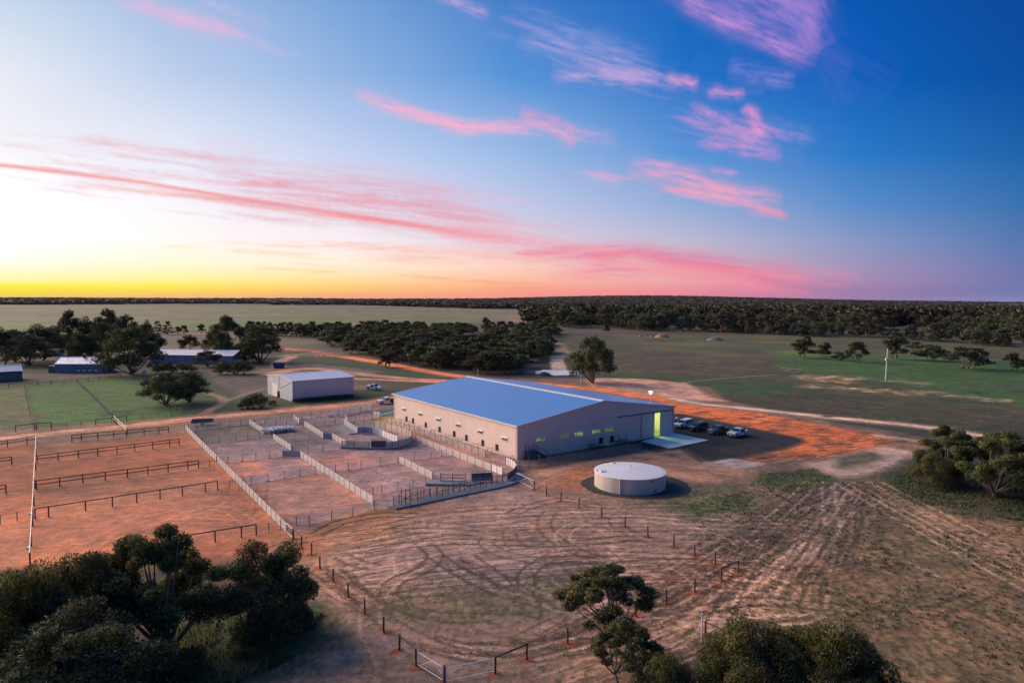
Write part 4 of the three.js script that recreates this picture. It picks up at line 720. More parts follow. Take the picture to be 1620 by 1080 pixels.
const across = (lab, pxs, o = {}) => fence('cross_fence', lab, 'cross fences between the sheep pens', pxs, { step: 2.6, railM: M.galv, thick: 0.042, feet: true, ...o });
across('tall grey back fence of the sheep yards beside the farm road', [[292, 683], [380, 672.2], [463, 664.5], [520, 657.5], [590, 648.5]], { h: 1.5, rails: 9, postH: 1.6, railM: M.galv, thick: 0.05 });
across('grey cross fence in the back pen beside the black trailer', [[320, 702], [372, 696.5], [428, 690]], { rails: 7, railM: M.galv });
across('grey cross fence ending at the grey pen gate', [[342, 731], [360, 732], [447, 722]]);
across('grey cross fence over the patch of orange soil', [[385, 768], [397, 765], [498, 749]]);
across('front cross fence of the yards from corner gate to platform', [[468.4, 831], [488.8, 829.5], [524.4, 821.5], [558, 816], [592, 806], [622, 803]], { feet: true });
across('short grey cross fence right of the mob of sheep', [[466, 697], [511, 693]]);
across('grey cross fence from middle fence to curved race platform', [[463, 716.5], [487, 715], [510.5, 713.5], [539, 710]]);
across('grey cross fence in line with the start of the pale inner fence', [[512, 748], [530.4, 746], [571, 741], [601, 735.8], [629, 732]]);
across('grey cross fence running to the bench platform', [[590, 783], [603.5, 780], [629, 775.6], [652.8, 771], [673, 767]]);
across('grey cross fence between inner fence and shed lane', [[631, 731], [655.4, 728], [681.8, 723.5], [715, 720]]);
across('grey cross fence behind the mob of sheep', [[402, 672], [470, 671]], { feet: false });
across('grey cross fence left of the curved race', [[480, 676], [530, 671], [545, 668]]);
across('grey rail fence from corner post to stair end of the shed', [[800, 732], [812, 730]], { feet: false });
// solid gates of sheet in the pens
fence('pen_gate', 'blue grey sheeted pen gate beside the middle fence', 'sheeted pen gates', [[447.5, 722.5], [473.5, 723.5]], { sheet: true, railM: M.sheet, step: 2.2 });
fence('pen_gate', 'grey sheeted pen gate left of the curved platform', 'sheeted pen gates', [[511.4, 694], [524.3, 694]], { sheet: true, railM: M.sheet, step: 2.0 });
// white pipe gate of the corner
function pipeGate(label, a, b, h, m, braces = 1) {
  const A = P(...a), B = P(...b), L = A.distanceTo(B), g = thing('pipe_gate', label, 'gate', A, Math.atan2(-(B.z - A.z), B.x - A.x)), r = 0.035;
  mesh('top_rail', bar([0, h, 0], [L, h, 0], r), m, g); mesh('bottom_rail', bar([0, 0.18, 0], [L, 0.18, 0], r), m, g); for (const x of [0.02, L - 0.02]) mesh('stile', bar([x, 0.18, 0], [x, h, 0], r), m, g);
  mesh('brace', bar([L * 0.62, h, 0], [L * 0.12, 0.18, 0], r * 0.8), m, g); if (braces > 1) mesh('brace', bar([L * 0.62, h, 0], [L - 0.05, h * 0.55, 0], r * 0.7), m, g);
  for (let k = 1; k < 5; k++) mesh('wire', bar([0, 0.18 + (h - 0.18) * k / 5, 0], [L, 0.18 + (h - 0.18) * k / 5, 0], 0.006, 4), M.galvDark, g);
  return g;
}
pipeGate('white pipe gate between the long platform and the first red post', [818, 762], [844, 774.3], 1.35, M.white, 2);
pipeGate('pale steel gate at the near corner of the sheep yards', [453, 843], [463.5, 853], 1.2, M.galv);
pipeGate('white braced gate hinged on the red post with the short rail', [659, 1053.3], [700, 1079], 1.15, M.white, 2);
pipeGate('white braced gate hinged on the red post with the long rail', [782, 1065], [705.5, 1081.5], 1.15, M.white, 2);
pipeGate('grey gate lying in the fence across the far pasture', [1236, 587], [1266, 589], 1.3, M.galv);

// curved race, its platform and sheeted pens
function platform(name, label, pxs, h, m, curvedPts) {
  const pts = pxs.map((p) => P(p[0], p[1])), c = pts.reduce((s, p) => s.add(p), new THREE.Vector3()).multiplyScalar(1 / pts.length), sh = new THREE.Shape(pts.map((p) => new THREE.Vector2(p.x - c.x, -(p.z - c.z))));
  const g = new THREE.ExtrudeGeometry(sh, { depth: h, bevelEnabled: true, bevelSize: 0.02, bevelThickness: 0.02, bevelSegments: 1 }).rotateX(-Math.PI / 2); g.translate(0, -0.0, 0);
  const o = thing(name, label, 'platform', c); mesh('slab', g, m, o); return o;
}
platform('race_platform', 'curved concrete platform at the foot of the curved race', [[538.5, 709.6], [541, 705.5], [585, 706], [612, 706.5], [632, 702.5], [642, 696.5], [645, 690], [652.5, 694], [653, 699], [645, 705], [630, 709.3], [612, 711.4], [580, 711]], 0.30, M.slab);
platform('race_platform', 'small pale concrete wedge at the head of the curved race', [[530, 676.5], [543, 673.5], [566, 686.4], [552, 687.2]], 0.16, M.slab);
platform('race_platform', 'narrow pale concrete slab in front of the white entry panels', [[536, 666.5], [548, 663], [550, 666], [540, 669]], 0.16, M.slab);
const CR = 'panels of the curved race';
fence('race_wall', 'pale rail wall entering the curved race', CR, [[543.5, 671], [554, 678.5], [565.5, 686]], { step: 2.0, h: 1.25 });
fence('race_wall', 'blue grey sheeted wall sweeping round the curved race', CR, [[566, 686], [577, 685.4], [588, 686], [598, 688.2], [604, 690.5]], { step: 1.5, h: 1.35, sheet: true, railM: M.sheet });
fence('race_wall', 'pale sheeted wall at the narrow end of the curved race', CR, [[604, 690.5], [612, 694], [620, 697.5], [629, 701]], { step: 1.3, h: 1.35, sheet: true, railM: M.white });
fence('race_wall', 'tall see through outer rail of the curved race', CR, [[560, 679], [575, 676.5], [592, 677], [610, 680.5], [628, 685.5], [643, 690.5], [651, 694.5]], { step: 1.9, h: 1.5, rails: 6, railM: M.galv, postH: 1.8 });
fence('race_wall', 'grey rail wall round the outer curve of the race platform', CR, [[652.5, 696], [651, 701], [643, 705.5], [630, 709]], { step: 1.3, h: 1.2, railM: M.sheet, sheet: true, y: 0.25 });
fence('race_wall', 'grey rail wall along the front of the race platform', CR, [[541, 709.4], [560, 710], [584, 710.3]], { step: 2.6, h: 1.15, railM: M.galvDark, y: 0.28 });
fence('race_wall', 'short sheeted wall at the corner of the race platform', CR, [[612, 711], [630, 709]], { step: 1.3, h: 1.15, sheet: true, railM: M.sheet, y: 0.28 });
fence('race_wall', 'pale rail wall above the narrow concrete slab', CR, [[546, 664], [550, 669.5]], { step: 1.2, h: 1.2 });
fence('race_wall', 'pale rail wall between narrow slab and ramp', CR, [[550, 668.5], [575, 664.5], [601, 660.5]], { step: 2.0, h: 1.1, railM: M.galv });
fence('race_wall', 'pale sheeted panel at the foot of the green ramp', CR, [[590, 657.5], [601, 659.5]], { step: 1.3, h: 1.1, sheet: true, railM: M.white });
fence('race_wall', 'tall pale rail fence beside the farm road near the ramp', CR, [[535, 660], [560, 654], [590, 648.5]], { step: 2.0, h: 1.5, rails: 9, railM: M.galv });
function stockBox(label, a, b, depth, h, y) {          // open sheeted box with rims
  const A = P(...a), B = P(...b), L = A.distanceTo(B), g = thing('sheeted_crush', label, 'stock crush', A.clone().setY(y), Math.atan2(-(B.z - A.z), B.x - A.x));
  mesh('side_sheet', box(L, h * 0.72, 0.05, L / 2, h * 0.42, 0), M.sheetDark, g); mesh('side_sheet', box(L, h * 0.72, 0.05, L / 2, h * 0.42, -depth), M.sheetDark, g); mesh('end_sheet', box(0.05, h * 0.72, depth, 0.03, h * 0.42, -depth / 2), M.sheetDark, g);
  mesh('rim', [box(L, 0.07, 0.07, L / 2, h, 0), box(L, 0.07, 0.07, L / 2, h, -depth), box(0.07, 0.07, depth, 0, h, -depth / 2), box(0.07, 0.07, depth, L, h, -depth / 2)], M.galvDark, g);
  for (const x of [0, L / 3, 2 * L / 3, L]) for (const z of [0, -depth]) mesh('post', box(0.07, h, 0.09, x, h / 2, z), M.galvDark, g);
  return g;
}
stockBox('dark sheeted crush standing on the curved platform', [587, 710], [609.5, 710], 1.0, 1.3, 0.30);
stockBox('dark sheeted crush beside the long platform', [746.5, 764.5], [779.5, 762.8], 1.0, 1.3, 0.22);
// long platform at the front with its rails, and the bench platform behind
platform('long_platform', 'long narrow steel platform along the front of the yards', [[612, 802.5], [626.5, 806.6], [700, 791.5], [760, 779], [800, 770.5], [820, 763.5], [827, 755], [815, 751.5], [803, 762], [760, 768.5], [700, 782.5], [650, 794.5]], 0.22, M.slab);
platform('bench_platform', 'short pale bench platform behind the long platform', [[673, 768.3], [678, 761], [700, 762], [746, 764], [765, 765], [748, 769.4]], 0.30, M.slab);
fence('platform_rail', 'grey rails standing on the long platform', GY, [[622, 802], [650, 796.5], [700, 786.5], [760, 774], [803, 765]], { step: 1.0, h: 1.3, rails: 7, railM: M.galvDark, thick: 0.05, postH: 1.45, y: 0.22, pr: 0.03 });
fence('platform_rail', 'second grey rail along the back of the long platform', GY, [[652, 793.5], [705, 781.5], [760, 769.5]], { step: 1.4, h: 1.1, rails: 4, railM: M.galvDark, thick: 0.04, postH: 1.3, y: 0.22, pr: 0.03 });
fence('platform_rail', 'grey rails on the bench platform', GY, [[697, 764.5], [716, 765], [736, 765.5]], { step: 2.2, h: 1.1, rails: 3, railM: M.galvDark, postH: 1.35, y: 0.3 });
fence('yard_fence', 'short white sheeted fence at the end of the shed lane', GY, [[777.5, 745.5], [795, 752.5]], { step: 1.4, h: 1.25, sheet: true, railM: M.white });
fence('race_wall', 'white curved end wall where the long platform meets the lane', CR, [[800.5, 735.5], [808, 738.5], [813.5, 742.5], [817, 747]], { step: 1.0, h: 1.3, sheet: true, railM: M.white });
fence('race_wall', 'dark sheeted wall turning at the end of the long platform', CR, [[803, 763], [812, 757], [817, 750]], { step: 1.2, h: 1.2, sheet: true, railM: M.sheetDark, y: 0.2 });
{ // tall lift frame near the left end of the long platform
  const g = thing('lift_gate_frame', 'tall dark twin post frame at the end of the long platform', 'frame', P(635, 801.5).setY(0.22), 0.3);
  for (const [x, h] of [[0, 2.5], [0.55, 2.2], [1.1, 3.1]]) mesh('post', box(0.09, h, 0.09, x, h / 2, x * 0.2), M.galvPost, g);
  mesh('crossbar', [box(1.1, 0.06, 0.06, 0.55, 2.0, 0.1), box(1.1, 0.06, 0.06, 0.55, 0.9, 0.1)], M.galvPost, g); mesh('winch', box(0.22, 0.2, 0.2, 0.3, 1.1, 0.16), M.galv, g);
}
{ // ramp with green sheets climbing to the back of the shed
  const A = P(592.5, 659.5), L = 15, g = thing('loading_ramp', 'pale green sheeted stock ramp climbing behind the large shed', 'ramp', A, THETA), w = 2.2, H = 2.2;
  const sh = new THREE.Shape([[0, 0], [L, 0], [L, H + 1.1], [3, 1.5], [0, 1.05]].map((p) => new THREE.Vector2(...p)));
  mesh('side_sheet', new THREE.ExtrudeGeometry(sh, { depth: 0.05, bevelEnabled: false }).translate(0, 0, -w), M.greenSheet, g);
  const sl = new THREE.Shape([[0, 0], [L, 0], [L, H], [0, 0.1]].map((p) => new THREE.Vector2(...p))); mesh('near_sheet', new THREE.ExtrudeGeometry(sl, { depth: 0.05, bevelEnabled: false }), M.greenSheet, g);
  mesh('deck', box(Math.hypot(L, H), 0.08, w - 0.1, L / 2, H / 2 + 0.02, -w / 2, 0, 0, Math.atan2(H, L)), M.greenSheet, g);
  for (let k = 1; k < 7; k++) mesh('post', box(0.07, H * k / 6 + 1.0, 0.07, L * k / 6 - 0.2, (H * k / 6 + 1.0) / 2, 0.08), M.galvPost, g);
}
{ const g = thing('water_trough', 'small white trough against the back fence of the yards', 'trough', P(523, 659.2), 0.15); mesh('basin', box(1.35, 0.62, 0.55, 0, 0.36, 0), M.white, g); mesh('rim', box(1.45, 0.08, 0.65, 0, 0.70, 0), M.white, g); }

// ------------------------------------------------------------------ red steel cattle yards and paddock fences
const redPost = cyl(0.085, 0.085, 1.35, 0, 0, 0, 8), railGeo = (L, r) => bar([0, 0, 0], [L, 0, 0], r, 8);
function redFence(label, pxs, heights, o = {}) {
  const pts = pxs.map((p) => P(p[0], p[1])), root = thing('red_rail_fence', label, 'fence', pts[0].clone(), 0, 'red steel rail fences of the cattle yards'), b0 = pts[0];
  pts.forEach((p, i) => {
    if (!(o.skip || []).includes(i)) { const q = mesh('post', redPost, M.rust, root); q.position.copy(p).sub(b0); }
    if (i) { const a = pts[i - 1], L = a.distanceTo(p), ang = Math.atan2(-(p.z - a.z), p.x - a.x); for (const h of heights) { const r = mesh('rail', railGeo(L, 0.07), o.railM || M.rust, root); r.position.set(a.x - b0.x, h, a.z - b0.z); r.rotation.y = ang; } }
  });
  return root;
}
const seq = (a, b, xs) => xs.map((x) => [x, lerp(a[1], b[1], (x - a[0]) / (b[0] - a[0]))]);
const zz = (l) => l.map((x) => x / 4.153);
redFence('red double rail fence beside the farm road, closest to it', seq([113, 699], [266, 684.3], zz([470, 533, 640, 745, 830, 945, 1042, 1105])), [1.32, 0.75]);
redFence('red double rail fence across the rear red yard', seq([58, 733], [283, 705], [58, ...zz([380, 512, 640, 767, 883, 1002, 1113, 1176])]), [1.32, 0.78]);
redFence('red double rail fence across the middle red yard', seq([57, 774.5], [313.8, 740.7], [57, ...zz([390, 542, 690, 835, 970, 1103, 1232, 1303])]), [1.32, 0.75]);
redFence('red single rail fence across the front red yard', seq([55, 821], [343.9, 775], [55, ...zz([317, 560, 737, 897, 1050, 1197, 1348, 1428])]), [1.32]);
redFence('red single rail fence showing behind the near gum trees', seq([300, 864], [405, 846.7], [300, 340, 381.7, 405]), [1.32]);
redFence('red double rail fence running out of the far yard corner', [[-60, 716], [11, 707.5], [42, 702.5], [57, 700.5]], [1.32, 0.8]);
redFence('short red double rail fence in the side yard, rear one', [[-50, 742], [18, 735]], [1.32, 0.8]);
redFence('short red double rail fence in the side yard, front one', [[-50, 788], [9, 781]], [1.32, 0.8]);
redFence('long red fence with pale top pipe dividing the red yards', [[57, 699], [56.5, 722], [56, 745], [54.5, 772], [53, 800], [51, 832], [49, 864], [47, 895]], [], {});
{ const g = thing('top_pipe', 'pale pink pipe along the top of the long dividing fence', 'pipe', P(57, 699)); const a = P(57, 699), b = P(47, 895), L = a.distanceTo(b), r = mesh('pipe', railGeo(L, 0.07), M.pinkPipe, g); r.position.set(0, 1.38, 0); r.rotation.y = Math.atan2(-(b.z - a.z), b.x - a.x); for (const k of [0.1, 0.55, 0.78, 0.97]) { const s = mesh('latch', box(0.3, 0.3, 0.3, 0, 0, 0), M.galv, g); s.position.set((b.x - a.x) * k - 0.15, 1.2, (b.z - a.z) * k); } }
redFence('red post frame at the green paddock gateway beside the dividing fence', [[24, 683.5], [57, 679.5], [80.7, 678]], [1.32]);
redFence('red post frame at the green paddock gateway beside the pink ramp rail', [[151, 672.5], [182, 669.5], [200, 667]], [1.32]);
redFence('pink double rail fence crossing the farm road verge', [[180, 667], [184, 672], [200.5, 687]], [1.35, 0.8], { railM: M.pinkPipe });
redFence('short red rail at the near corner of the sheep yards', [[464, 853], [476.7, 866.7]], [1.3], { railM: M.rust });
function wireFence(label, pxs, o = {}) {
  const pts = pxs.map((p) => P(p[0], p[1])), root = thing('wire_fence', label, 'fence', pts[0].clone(), 0, o.group || 'thin post and wire fences'), b0 = pts[0], h = o.h || 1.1, pg = post(h + 0.08, o.r || 0.035), pm = o.pm || M.galvPost;
  for (let i = 1; i < pts.length; i++) {
    const a = pts[i - 1], b = pts[i], L = a.distanceTo(b), n = Math.max(1, Math.round(L / (o.step || 4))), ang = Math.atan2(-(b.z - a.z), b.x - a.x);
    for (let k = 0; k <= n; k++) { if (k === 0 && i > 1) continue; const q = mesh('post', pg, pm, root); q.position.copy(a).lerp(b, k / n).sub(b0); }
    for (const t of o.wires || [0.25, 0.55, 0.85, 1]) { const w = mesh('wire', bar([0, 0, 0], [L, 0, 0], o.wr || 0.009, 4), M.galvDark, root); w.position.set(a.x - b0.x, h * t, a.z - b0.z); w.rotation.y = ang; }
  }
  return root;
}
wireFence('grey mesh fence crossing the side yard to the dividing fence', [[-60, 839], [0, 829], [52, 818]], { wires: [0.1, 0.3, 0.5, 0.7, 0.9, 1], wr: 0.014, step: 2 });
wireFence('grey mesh panel from the middle red rail to the pale yard fence', [[314, 740.5], [348, 736.5]], { step: 1.5, wires: [0.1, 0.3, 0.5, 0.7, 0.9, 1], wr: 0.013 });
wireFence('grey mesh panel from the front red rail to the pale yard fence', [[344, 775], [382, 770.5]], { step: 1.5, wires: [0.1, 0.3, 0.5, 0.7, 0.9, 1], wr: 0.013 });
wireFence('grey mesh panel from the near red rail to the pale yard fence', [[405, 846.7], [444, 837]], { step: 1.5, wires: [0.1, 0.3, 0.5, 0.7, 0.9, 1], wr: 0.013 });
wireFence('wire fence in front of the green paddocks beside the farm road', [[80, 678], [151, 672], [200, 667], [250, 660], [290, 654]], { step: 3 });
wireFence('dark wire fence between olive and bright green paddocks', [[38, 611], [45, 645], [54, 681]], { step: 4, pm: M.rust, r: 0.06, wr: 0.02 });
wireFence('grey wire fence between the two bright green paddocks', [[121, 605], [150, 632], [183, 666]], { step: 3, wr: 0.012, r: 0.05 });
wireFence('dark rail fence along the back of the green paddocks', [[-40, 618], [38, 611], [121, 605], [190, 597]], { step: 4, pm: M.rust, r: 0.06, wr: 0.03 });
wireFence('wire fence from the paddock corner to the bushy tree', [[190, 597], [230, 620], [258, 645], [290, 654]], { step: 4 });
wireFence('wire fence across the far pasture past the power pole', [[1180, 590], [1236, 587.5]], { step: 8 });
wireFence('wire fence through the green pasture right of the power pole', [[1266, 589], [1402, 603], [1560, 622], [1660, 634]], { step: 9 });
// posts of the paddock fence round the tank
{
  const pm = M.rust, lines = [[POSTS_FRONT.slice(0, 11), 'red posts of a plain wire fence from white gate past the tank'], [POSTS_FRONT.slice(11, 19), 'red posts of a plain wire fence from the rail corner to the lower gate'], [POSTS_FRONT.slice(20, 30), 'red posts of a plain wire fence from the lower gate to the yards']];
  for (const [l, lab] of lines) {
    const pts = l.map((p) => P(...p)), root = thing('post_fence', lab, 'fence', pts[0].clone(), 0, 'red post and wire paddock fences');
    pts.forEach((p, i) => { const q = mesh('post', redPost, pm, root); q.position.copy(p).sub(pts[0]); q.rotation.z = (rnd() - 0.5) * 0.05; if (i) { const a = pts[i - 1], L = a.distanceTo(p); for (const h of [0.45, 0.8, 1.15]) { const w = mesh('wire', bar([0, 0, 0], [L, 0, 0], 0.005, 4), M.galvDark, root); w.position.copy(a).sub(pts[0]).setY(h); w.rotation.y = Math.atan2(-(p.z - a.z), p.x - a.x); } } });
  }
  const rail = (lab, a, b, m, h = 1.25) => { const A = P(...a), B = P(...b), g = thing('strainer_rail', lab, 'rail', A.clone().setY(h), Math.atan2(-(B.z - A.z), B.x - A.x)); mesh('rail', railGeo(A.distanceTo(B), 0.065), m, g); };
  rail('red strainer rail pointing to the tank at the paddock fence corner', [1131.7, 891.7], [1168.3, 906.7], M.rust); rail('red strainer rail pointing to the lower gate at the paddock fence corner', [1168.3, 906.7], [1141, 918.3], M.rust);
  rail('long red strainer rail beside the lower gate', [833.3, 1043.3], [783.3, 1065], M.rust); rail('short red strainer rail beside the lower gate', [631.7, 1028.3], [658.3, 1053.3], M.rust);
  const lp = thing('gate_post', 'lone red post between the two white braced gates', 'post', P(703, 1081)); mesh('post', redPost, M.rust, lp);
  const wp = thing('marker_pole', 'slim white pole beside a red post above the round tree', 'pole', P(1110, 1016)); mesh('pole', cyl(0.06, 0.05, 2.4, 0, 0, 0, 8), M.white, wp); mesh('cap', cyl(0.075, 0.075, 0.06, 0, 2.4, 0, 8), M.galv, wp);
  const rp = thing('strainer_post', 'red post beside the slim white pole', 'post', P(1116, 1007)); mesh('post', redPost, M.rust, rp);
  rail('red strainer rail from the post beside the white pole', [1116, 1007], [1158, 1026], M.rust);
}
{ // power pole
  const g = thing('power_pole', 'tall white power pole standing in the far pasture', 'pole', P(1401.5, 602)), H = 11.6; g.rotation.z = -0.03;
  mesh('pole', cyl(0.19, 0.13, H, 0, 0, 0, 10), M.white, g); mesh('transformer', box(0.6, 0.8, 0.5, -0.35, H * 0.66, 0.2), M.galv, g); mesh('insulator', cyl(0.06, 0.06, 0.4, 0.2, H - 0.6, 0, 6), M.trim, g); mesh('stay_bracket', box(0.5, 0.12, 0.12, 0.25, H * 0.36, 0), M.galv, g);
}
{ // black flat trailer behind the yards
  const a = P(303, 673), b = P(337, 671.5), L = a.distanceTo(b), g = thing('flat_trailer', 'black two wheel trailer parked at the back of the yards', 'trailer', a, Math.atan2(-(b.z - a.z), b.x - a.x));
  mesh('tray', [box(L, 0.7, 0.06, L / 2, 0.95, 0.9), box(L, 0.7, 0.06, L / 2, 0.95, -0.9), box(0.06, 0.7, 1.8, 0.03, 0.95, 0), box(0.06, 0.7, 1.8, L - 0.03, 0.95, 0), box(L, 0.08, 1.8, L / 2, 0.62, 0)], M.trayGrey, g);
  for (const z of [-0.95, 0.95]) { const w = mesh('wheel', place(new THREE.CylinderGeometry(0.34, 0.34, 0.22, 16), L * 0.5, 0.34, z, Math.PI / 2), M.rubber, g); mesh('rim', place(new THREE.CylinderGeometry(0.18, 0.18, 0.24, 12), L * 0.5, 0.34, z, Math.PI / 2), M.rim, w); }
  mesh('headboard', [bar([L * 0.55, 1.3, 0.8], [L * 0.55, 2.0, 0.8], 0.03), bar([L * 0.55, 2.0, 0.8], [L * 0.55 - 0.5, 2.0, 0.8], 0.03)], M.pinkPipe, g); mesh('drawbar', bar([L, 0.55, 0], [L + 1.1, 0.4, 0], 0.05), M.trayGrey, g);
}

// ------------------------------------------------------------------ vehicles: x forward, y up, z to the right
function extr(pts, depth, bevel = 0.05) { const s = new THREE.Shape(pts.map((p) => new THREE.Vector2(...p))); const g = new THREE.ExtrudeGeometry(s, { depth: depth - 2 * bevel, bevelEnabled: true, bevelSize: bevel, bevelThickness: bevel, bevelSegments: 2, curveSegments: 8 }); return g.translate(0, 0, -(depth - 2 * bevel) / 2); }
function arch(cx, r, y) { const o = []; for (let i = 0; i <= 8; i++) { const a = Math.PI - i / 8 * Math.PI; o.push([cx + Math.cos(a) * r, y + Math.sin(a) * r * 0.95]); } return o; }
function taper(g, y0, y1, k) { const p = g.attributes.position; for (let i = 0; i < p.count; i++) { const t = clamp((p.getY(i) - y0) / (y1 - y0), 0, 1); p.setZ(i, p.getZ(i) * (1 - k * t)); } g.computeVertexNormals(); return g; }
function vehicle(kind, label, px, py, headingDeg, paint, o = {}) {
  // headingDeg: the nose points this many degrees left of straight towards the camera side (0 = towards -forward, 90 = left)
  const h = headingDeg * D2R, fx = -Math.sin(h), fz = Math.cos(h), g = thing(kind === 'wagon' ? 'wagon' : 'ute', label, kind === 'wagon' ? 'car' : 'ute', P(px, py).setY(o.y ?? 0.06), Math.atan2(-fz, fx), o.group);
  const L = 5.2, f = L / 2, W = 1.84, ra = 0.44, xf = 1.62, xr = -1.55, yb = 0.42;
  const single = kind === 'tray', top = 1.02;
  // lower body
  const rearEnd = single ? -0.55 : -f + 0.05;
  const low = [[rearEnd, yb], ...(single ? [] : arch(xr, ra + 0.04, yb)), ...arch(xf, ra + 0.04, yb), [f - 0.12, yb], [f, 0.55], [f - 0.02, 0.95], [f - 0.25, 1.04], [1.15, 1.12], [0.9, top + 0.06], [rearEnd, top + 0.04]];
  const body = mesh('body', extr(low, W, 0.06), paint, g);
  // cabin
  const wagon = kind === 'wagon', cab = single ? [[1.15, 1.06], [0.42, 1.72], [-0.35, 1.76], [-0.55, 1.7], [-0.58, 1.06]] : wagon ? [[1.1, 1.06], [0.38, 1.72], [-0.6, 1.80], [-2.1, 1.76], [-2.5, 1.06]] : [[1.1, 1.06], [0.42, 1.70], [-0.55, 1.77], [-0.95, 1.70], [-1.1, 1.06]];
  const cabin = mesh('cabin', taper(extr(cab, W - 0.12, 0.06), 1.06, 1.8, 0.16), paint, g);
  const glassSide = (pts, s) => { const gg = extr(pts, 0.03, 0.005); taper(gg, 5, 6, 0); gg.rotateX(s * 0.18); gg.translate(0, 0.03, s * (W / 2 - 0.075)); return gg; };
  const xr1 = cab[3][0];
  for (const s of [-1, 1]) {
    mesh('side_window', glassSide([[0.86, 1.12], [0.36, 1.58], [-0.22, 1.62], [-0.22, 1.12]], s), M.glass, g);
    if (!single) mesh('side_window', glassSide([[-0.30, 1.12], [-0.30, 1.62], [-0.80, 1.60], [-0.96, 1.12]], s), M.glass, g);
    if (wagon) mesh('side_window', glassSide([[-1.06, 1.14], [-1.0, 1.62], [-1.95, 1.60], [-2.2, 1.14]], s), M.glass, g);
    mesh('headlight', box(0.12, 0.16, 0.38, f - 0.06, 0.86, s * 0.68, 0, s * 0.2), M.lampLens, g);
    mesh('mirror', box(0.12, 0.16, 0.2, 0.78, 1.2, s * (W / 2 + 0.1)), paint, g);
    mesh('tail_light', box(0.05, 0.3, 0.14, single ? -2.5 : -f + 0.02, 0.9, s * 0.8), M.redPrint, g);
  }
  const ws = new THREE.PlaneGeometry(W - 0.42, 0.82), wsl = Math.atan2(cab[1][1] - cab[0][1], cab[0][0] - cab[1][0]);
  mesh('windscreen', place(new THREE.BoxGeometry(0.80, 0.03, W - 0.44), (cab[0][0] + cab[1][0]) / 2 + 0.10, (cab[0][1] + cab[1][1]) / 2 + 0.09, 0, 0, 0, -wsl), M.glass, g);
  mesh('grille', box(0.06, 0.24, 0.9, f - 0.01, 0.82, 0), M.darkSteel, g);
  mesh('bumper', box(0.18, 0.24, W - 0.1, f + 0.02, 0.5, 0), o.bull ? M.darkSteel : paint, g);
  if (o.bull) mesh('bull_bar', [bar([f + 0.16, 0.45, -0.55], [f + 0.18, 1.02, -0.5], 0.035), bar([f + 0.16, 0.45, 0.55], [f + 0.18, 1.02, 0.5], 0.035), bar([f + 0.18, 1.02, -0.5], [f + 0.18, 1.02, 0.5], 0.035), bar([f + 0.14, 0.72, -0.85], [f + 0.14, 0.72, 0.85], 0.03)], o.bull, g);
  mesh('number_plate', box(0.03, 0.11, 0.38, f + 0.13, 0.52, 0), M.white, g);
  if (kind === 'ute' || kind === 'canopy') {
    const t = mesh('tub', [box(1.5, 0.06, W - 0.2, -1.8, 1.08, 0)], M.trayGrey, g); mesh('tub_rail', [box(1.5, 0.10, 0.10, -1.8, 1.12, W / 2 - 0.09), box(1.5, 0.10, 0.10, -1.8, 1.12, -W / 2 + 0.09), box(0.10, 0.12, W - 0.1, -f + 0.12, 1.12, 0)], paint, t);
    if (kind === 'ute') mesh('sports_bar', [bar([-1.2, 1.1, -0.75], [-1.15, 1.55, -0.68], 0.04), bar([-1.2, 1.1, 0.75], [-1.15, 1.55, 0.68], 0.04), bar([-1.15, 1.55, -0.68], [-1.15, 1.55, 0.68], 0.04)], o.bar || M.darkSteel, g);
    else { const c = mesh('canopy', taper(extr([[-1.08, 1.1], [-1.0, 1.82], [-2.35, 1.82], [-2.5, 1.1]], W - 0.1, 0.05), 1.1, 1.85, 0.12), paint, g); for (const s of [-1, 1]) mesh('canopy_window', glassSide([[-1.2, 1.28], [-1.18, 1.66], [-2.2, 1.66], [-2.3, 1.28]], s * 1), M.glass, c); }
  }
  if (single) { const t = mesh('tray', [box(2.0, 0.10, 1.95, -1.6, 0.98, 0), box(2.0, 0.24, 0.05, -1.6, 1.12, 0.96), box(2.0, 0.24, 0.05, -1.6, 1.12, -0.96), box(0.05, 0.24, 1.9, -2.58, 1.12, 0), box(0.06, 0.7, 1.8, -0.64, 1.35, 0)], o.trayM || M.trayGrey, g); mesh('chassis', box(2.6, 0.18, 0.8, -1.3, 0.7, 0), M.rubber, g); if (o.load) mesh('load', box(0.9, 0.5, 1.2, -1.9, 1.30, 0), M.white, g); }
  const tyre = new THREE.TorusGeometry(0.29, 0.11, 8, 18), rim = new THREE.CylinderGeometry(0.23, 0.23, 0.16, 14).rotateX(Math.PI / 2), hubR = new THREE.CylinderGeometry(0.07, 0.07, 0.19, 8).rotateX(Math.PI / 2);
  for (const x of [xf, xr]) for (const s of [-1, 1]) { const w = mesh('wheel', mergeGeometries([tyre.clone().scale(1, 1, 1.1).translate(x, 0.40, s * 0.80)]), M.rubber, g); mesh('rim', mergeGeometries([rim.clone().translate(x, 0.40, s * 0.82), hubR.clone().translate(x, 0.40, s * 0.84)]), M.rim, w); }
  if (wagon) mesh('roof_rack', [box(1.9, 0.04, 0.04, -0.9, 1.86, 0.55), box(1.9, 0.04, 0.04, -0.9, 1.86, -0.55), box(0.04, 0.04, 1.2, -0.2, 1.87, 0), box(0.04, 0.04, 1.2, -1.6, 1.87, 0)], M.darkSteel, g);
  return g;
}
vehicle('canopy', 'white ute with closed canopy parked closest to the large shed', 1081, 676.5, 50, M.carWhite, { bull: M.darkSteel });
vehicle('wagon', 'black station wagon with roof rack parked between white canopy ute and dark ute', 1104.5, 681, 50, M.carDark, {});
vehicle('ute', 'dark open tub ute with pale bull bar in the car park', 1136.5, 686, 50, M.carGrey, { bull: M.chrome });
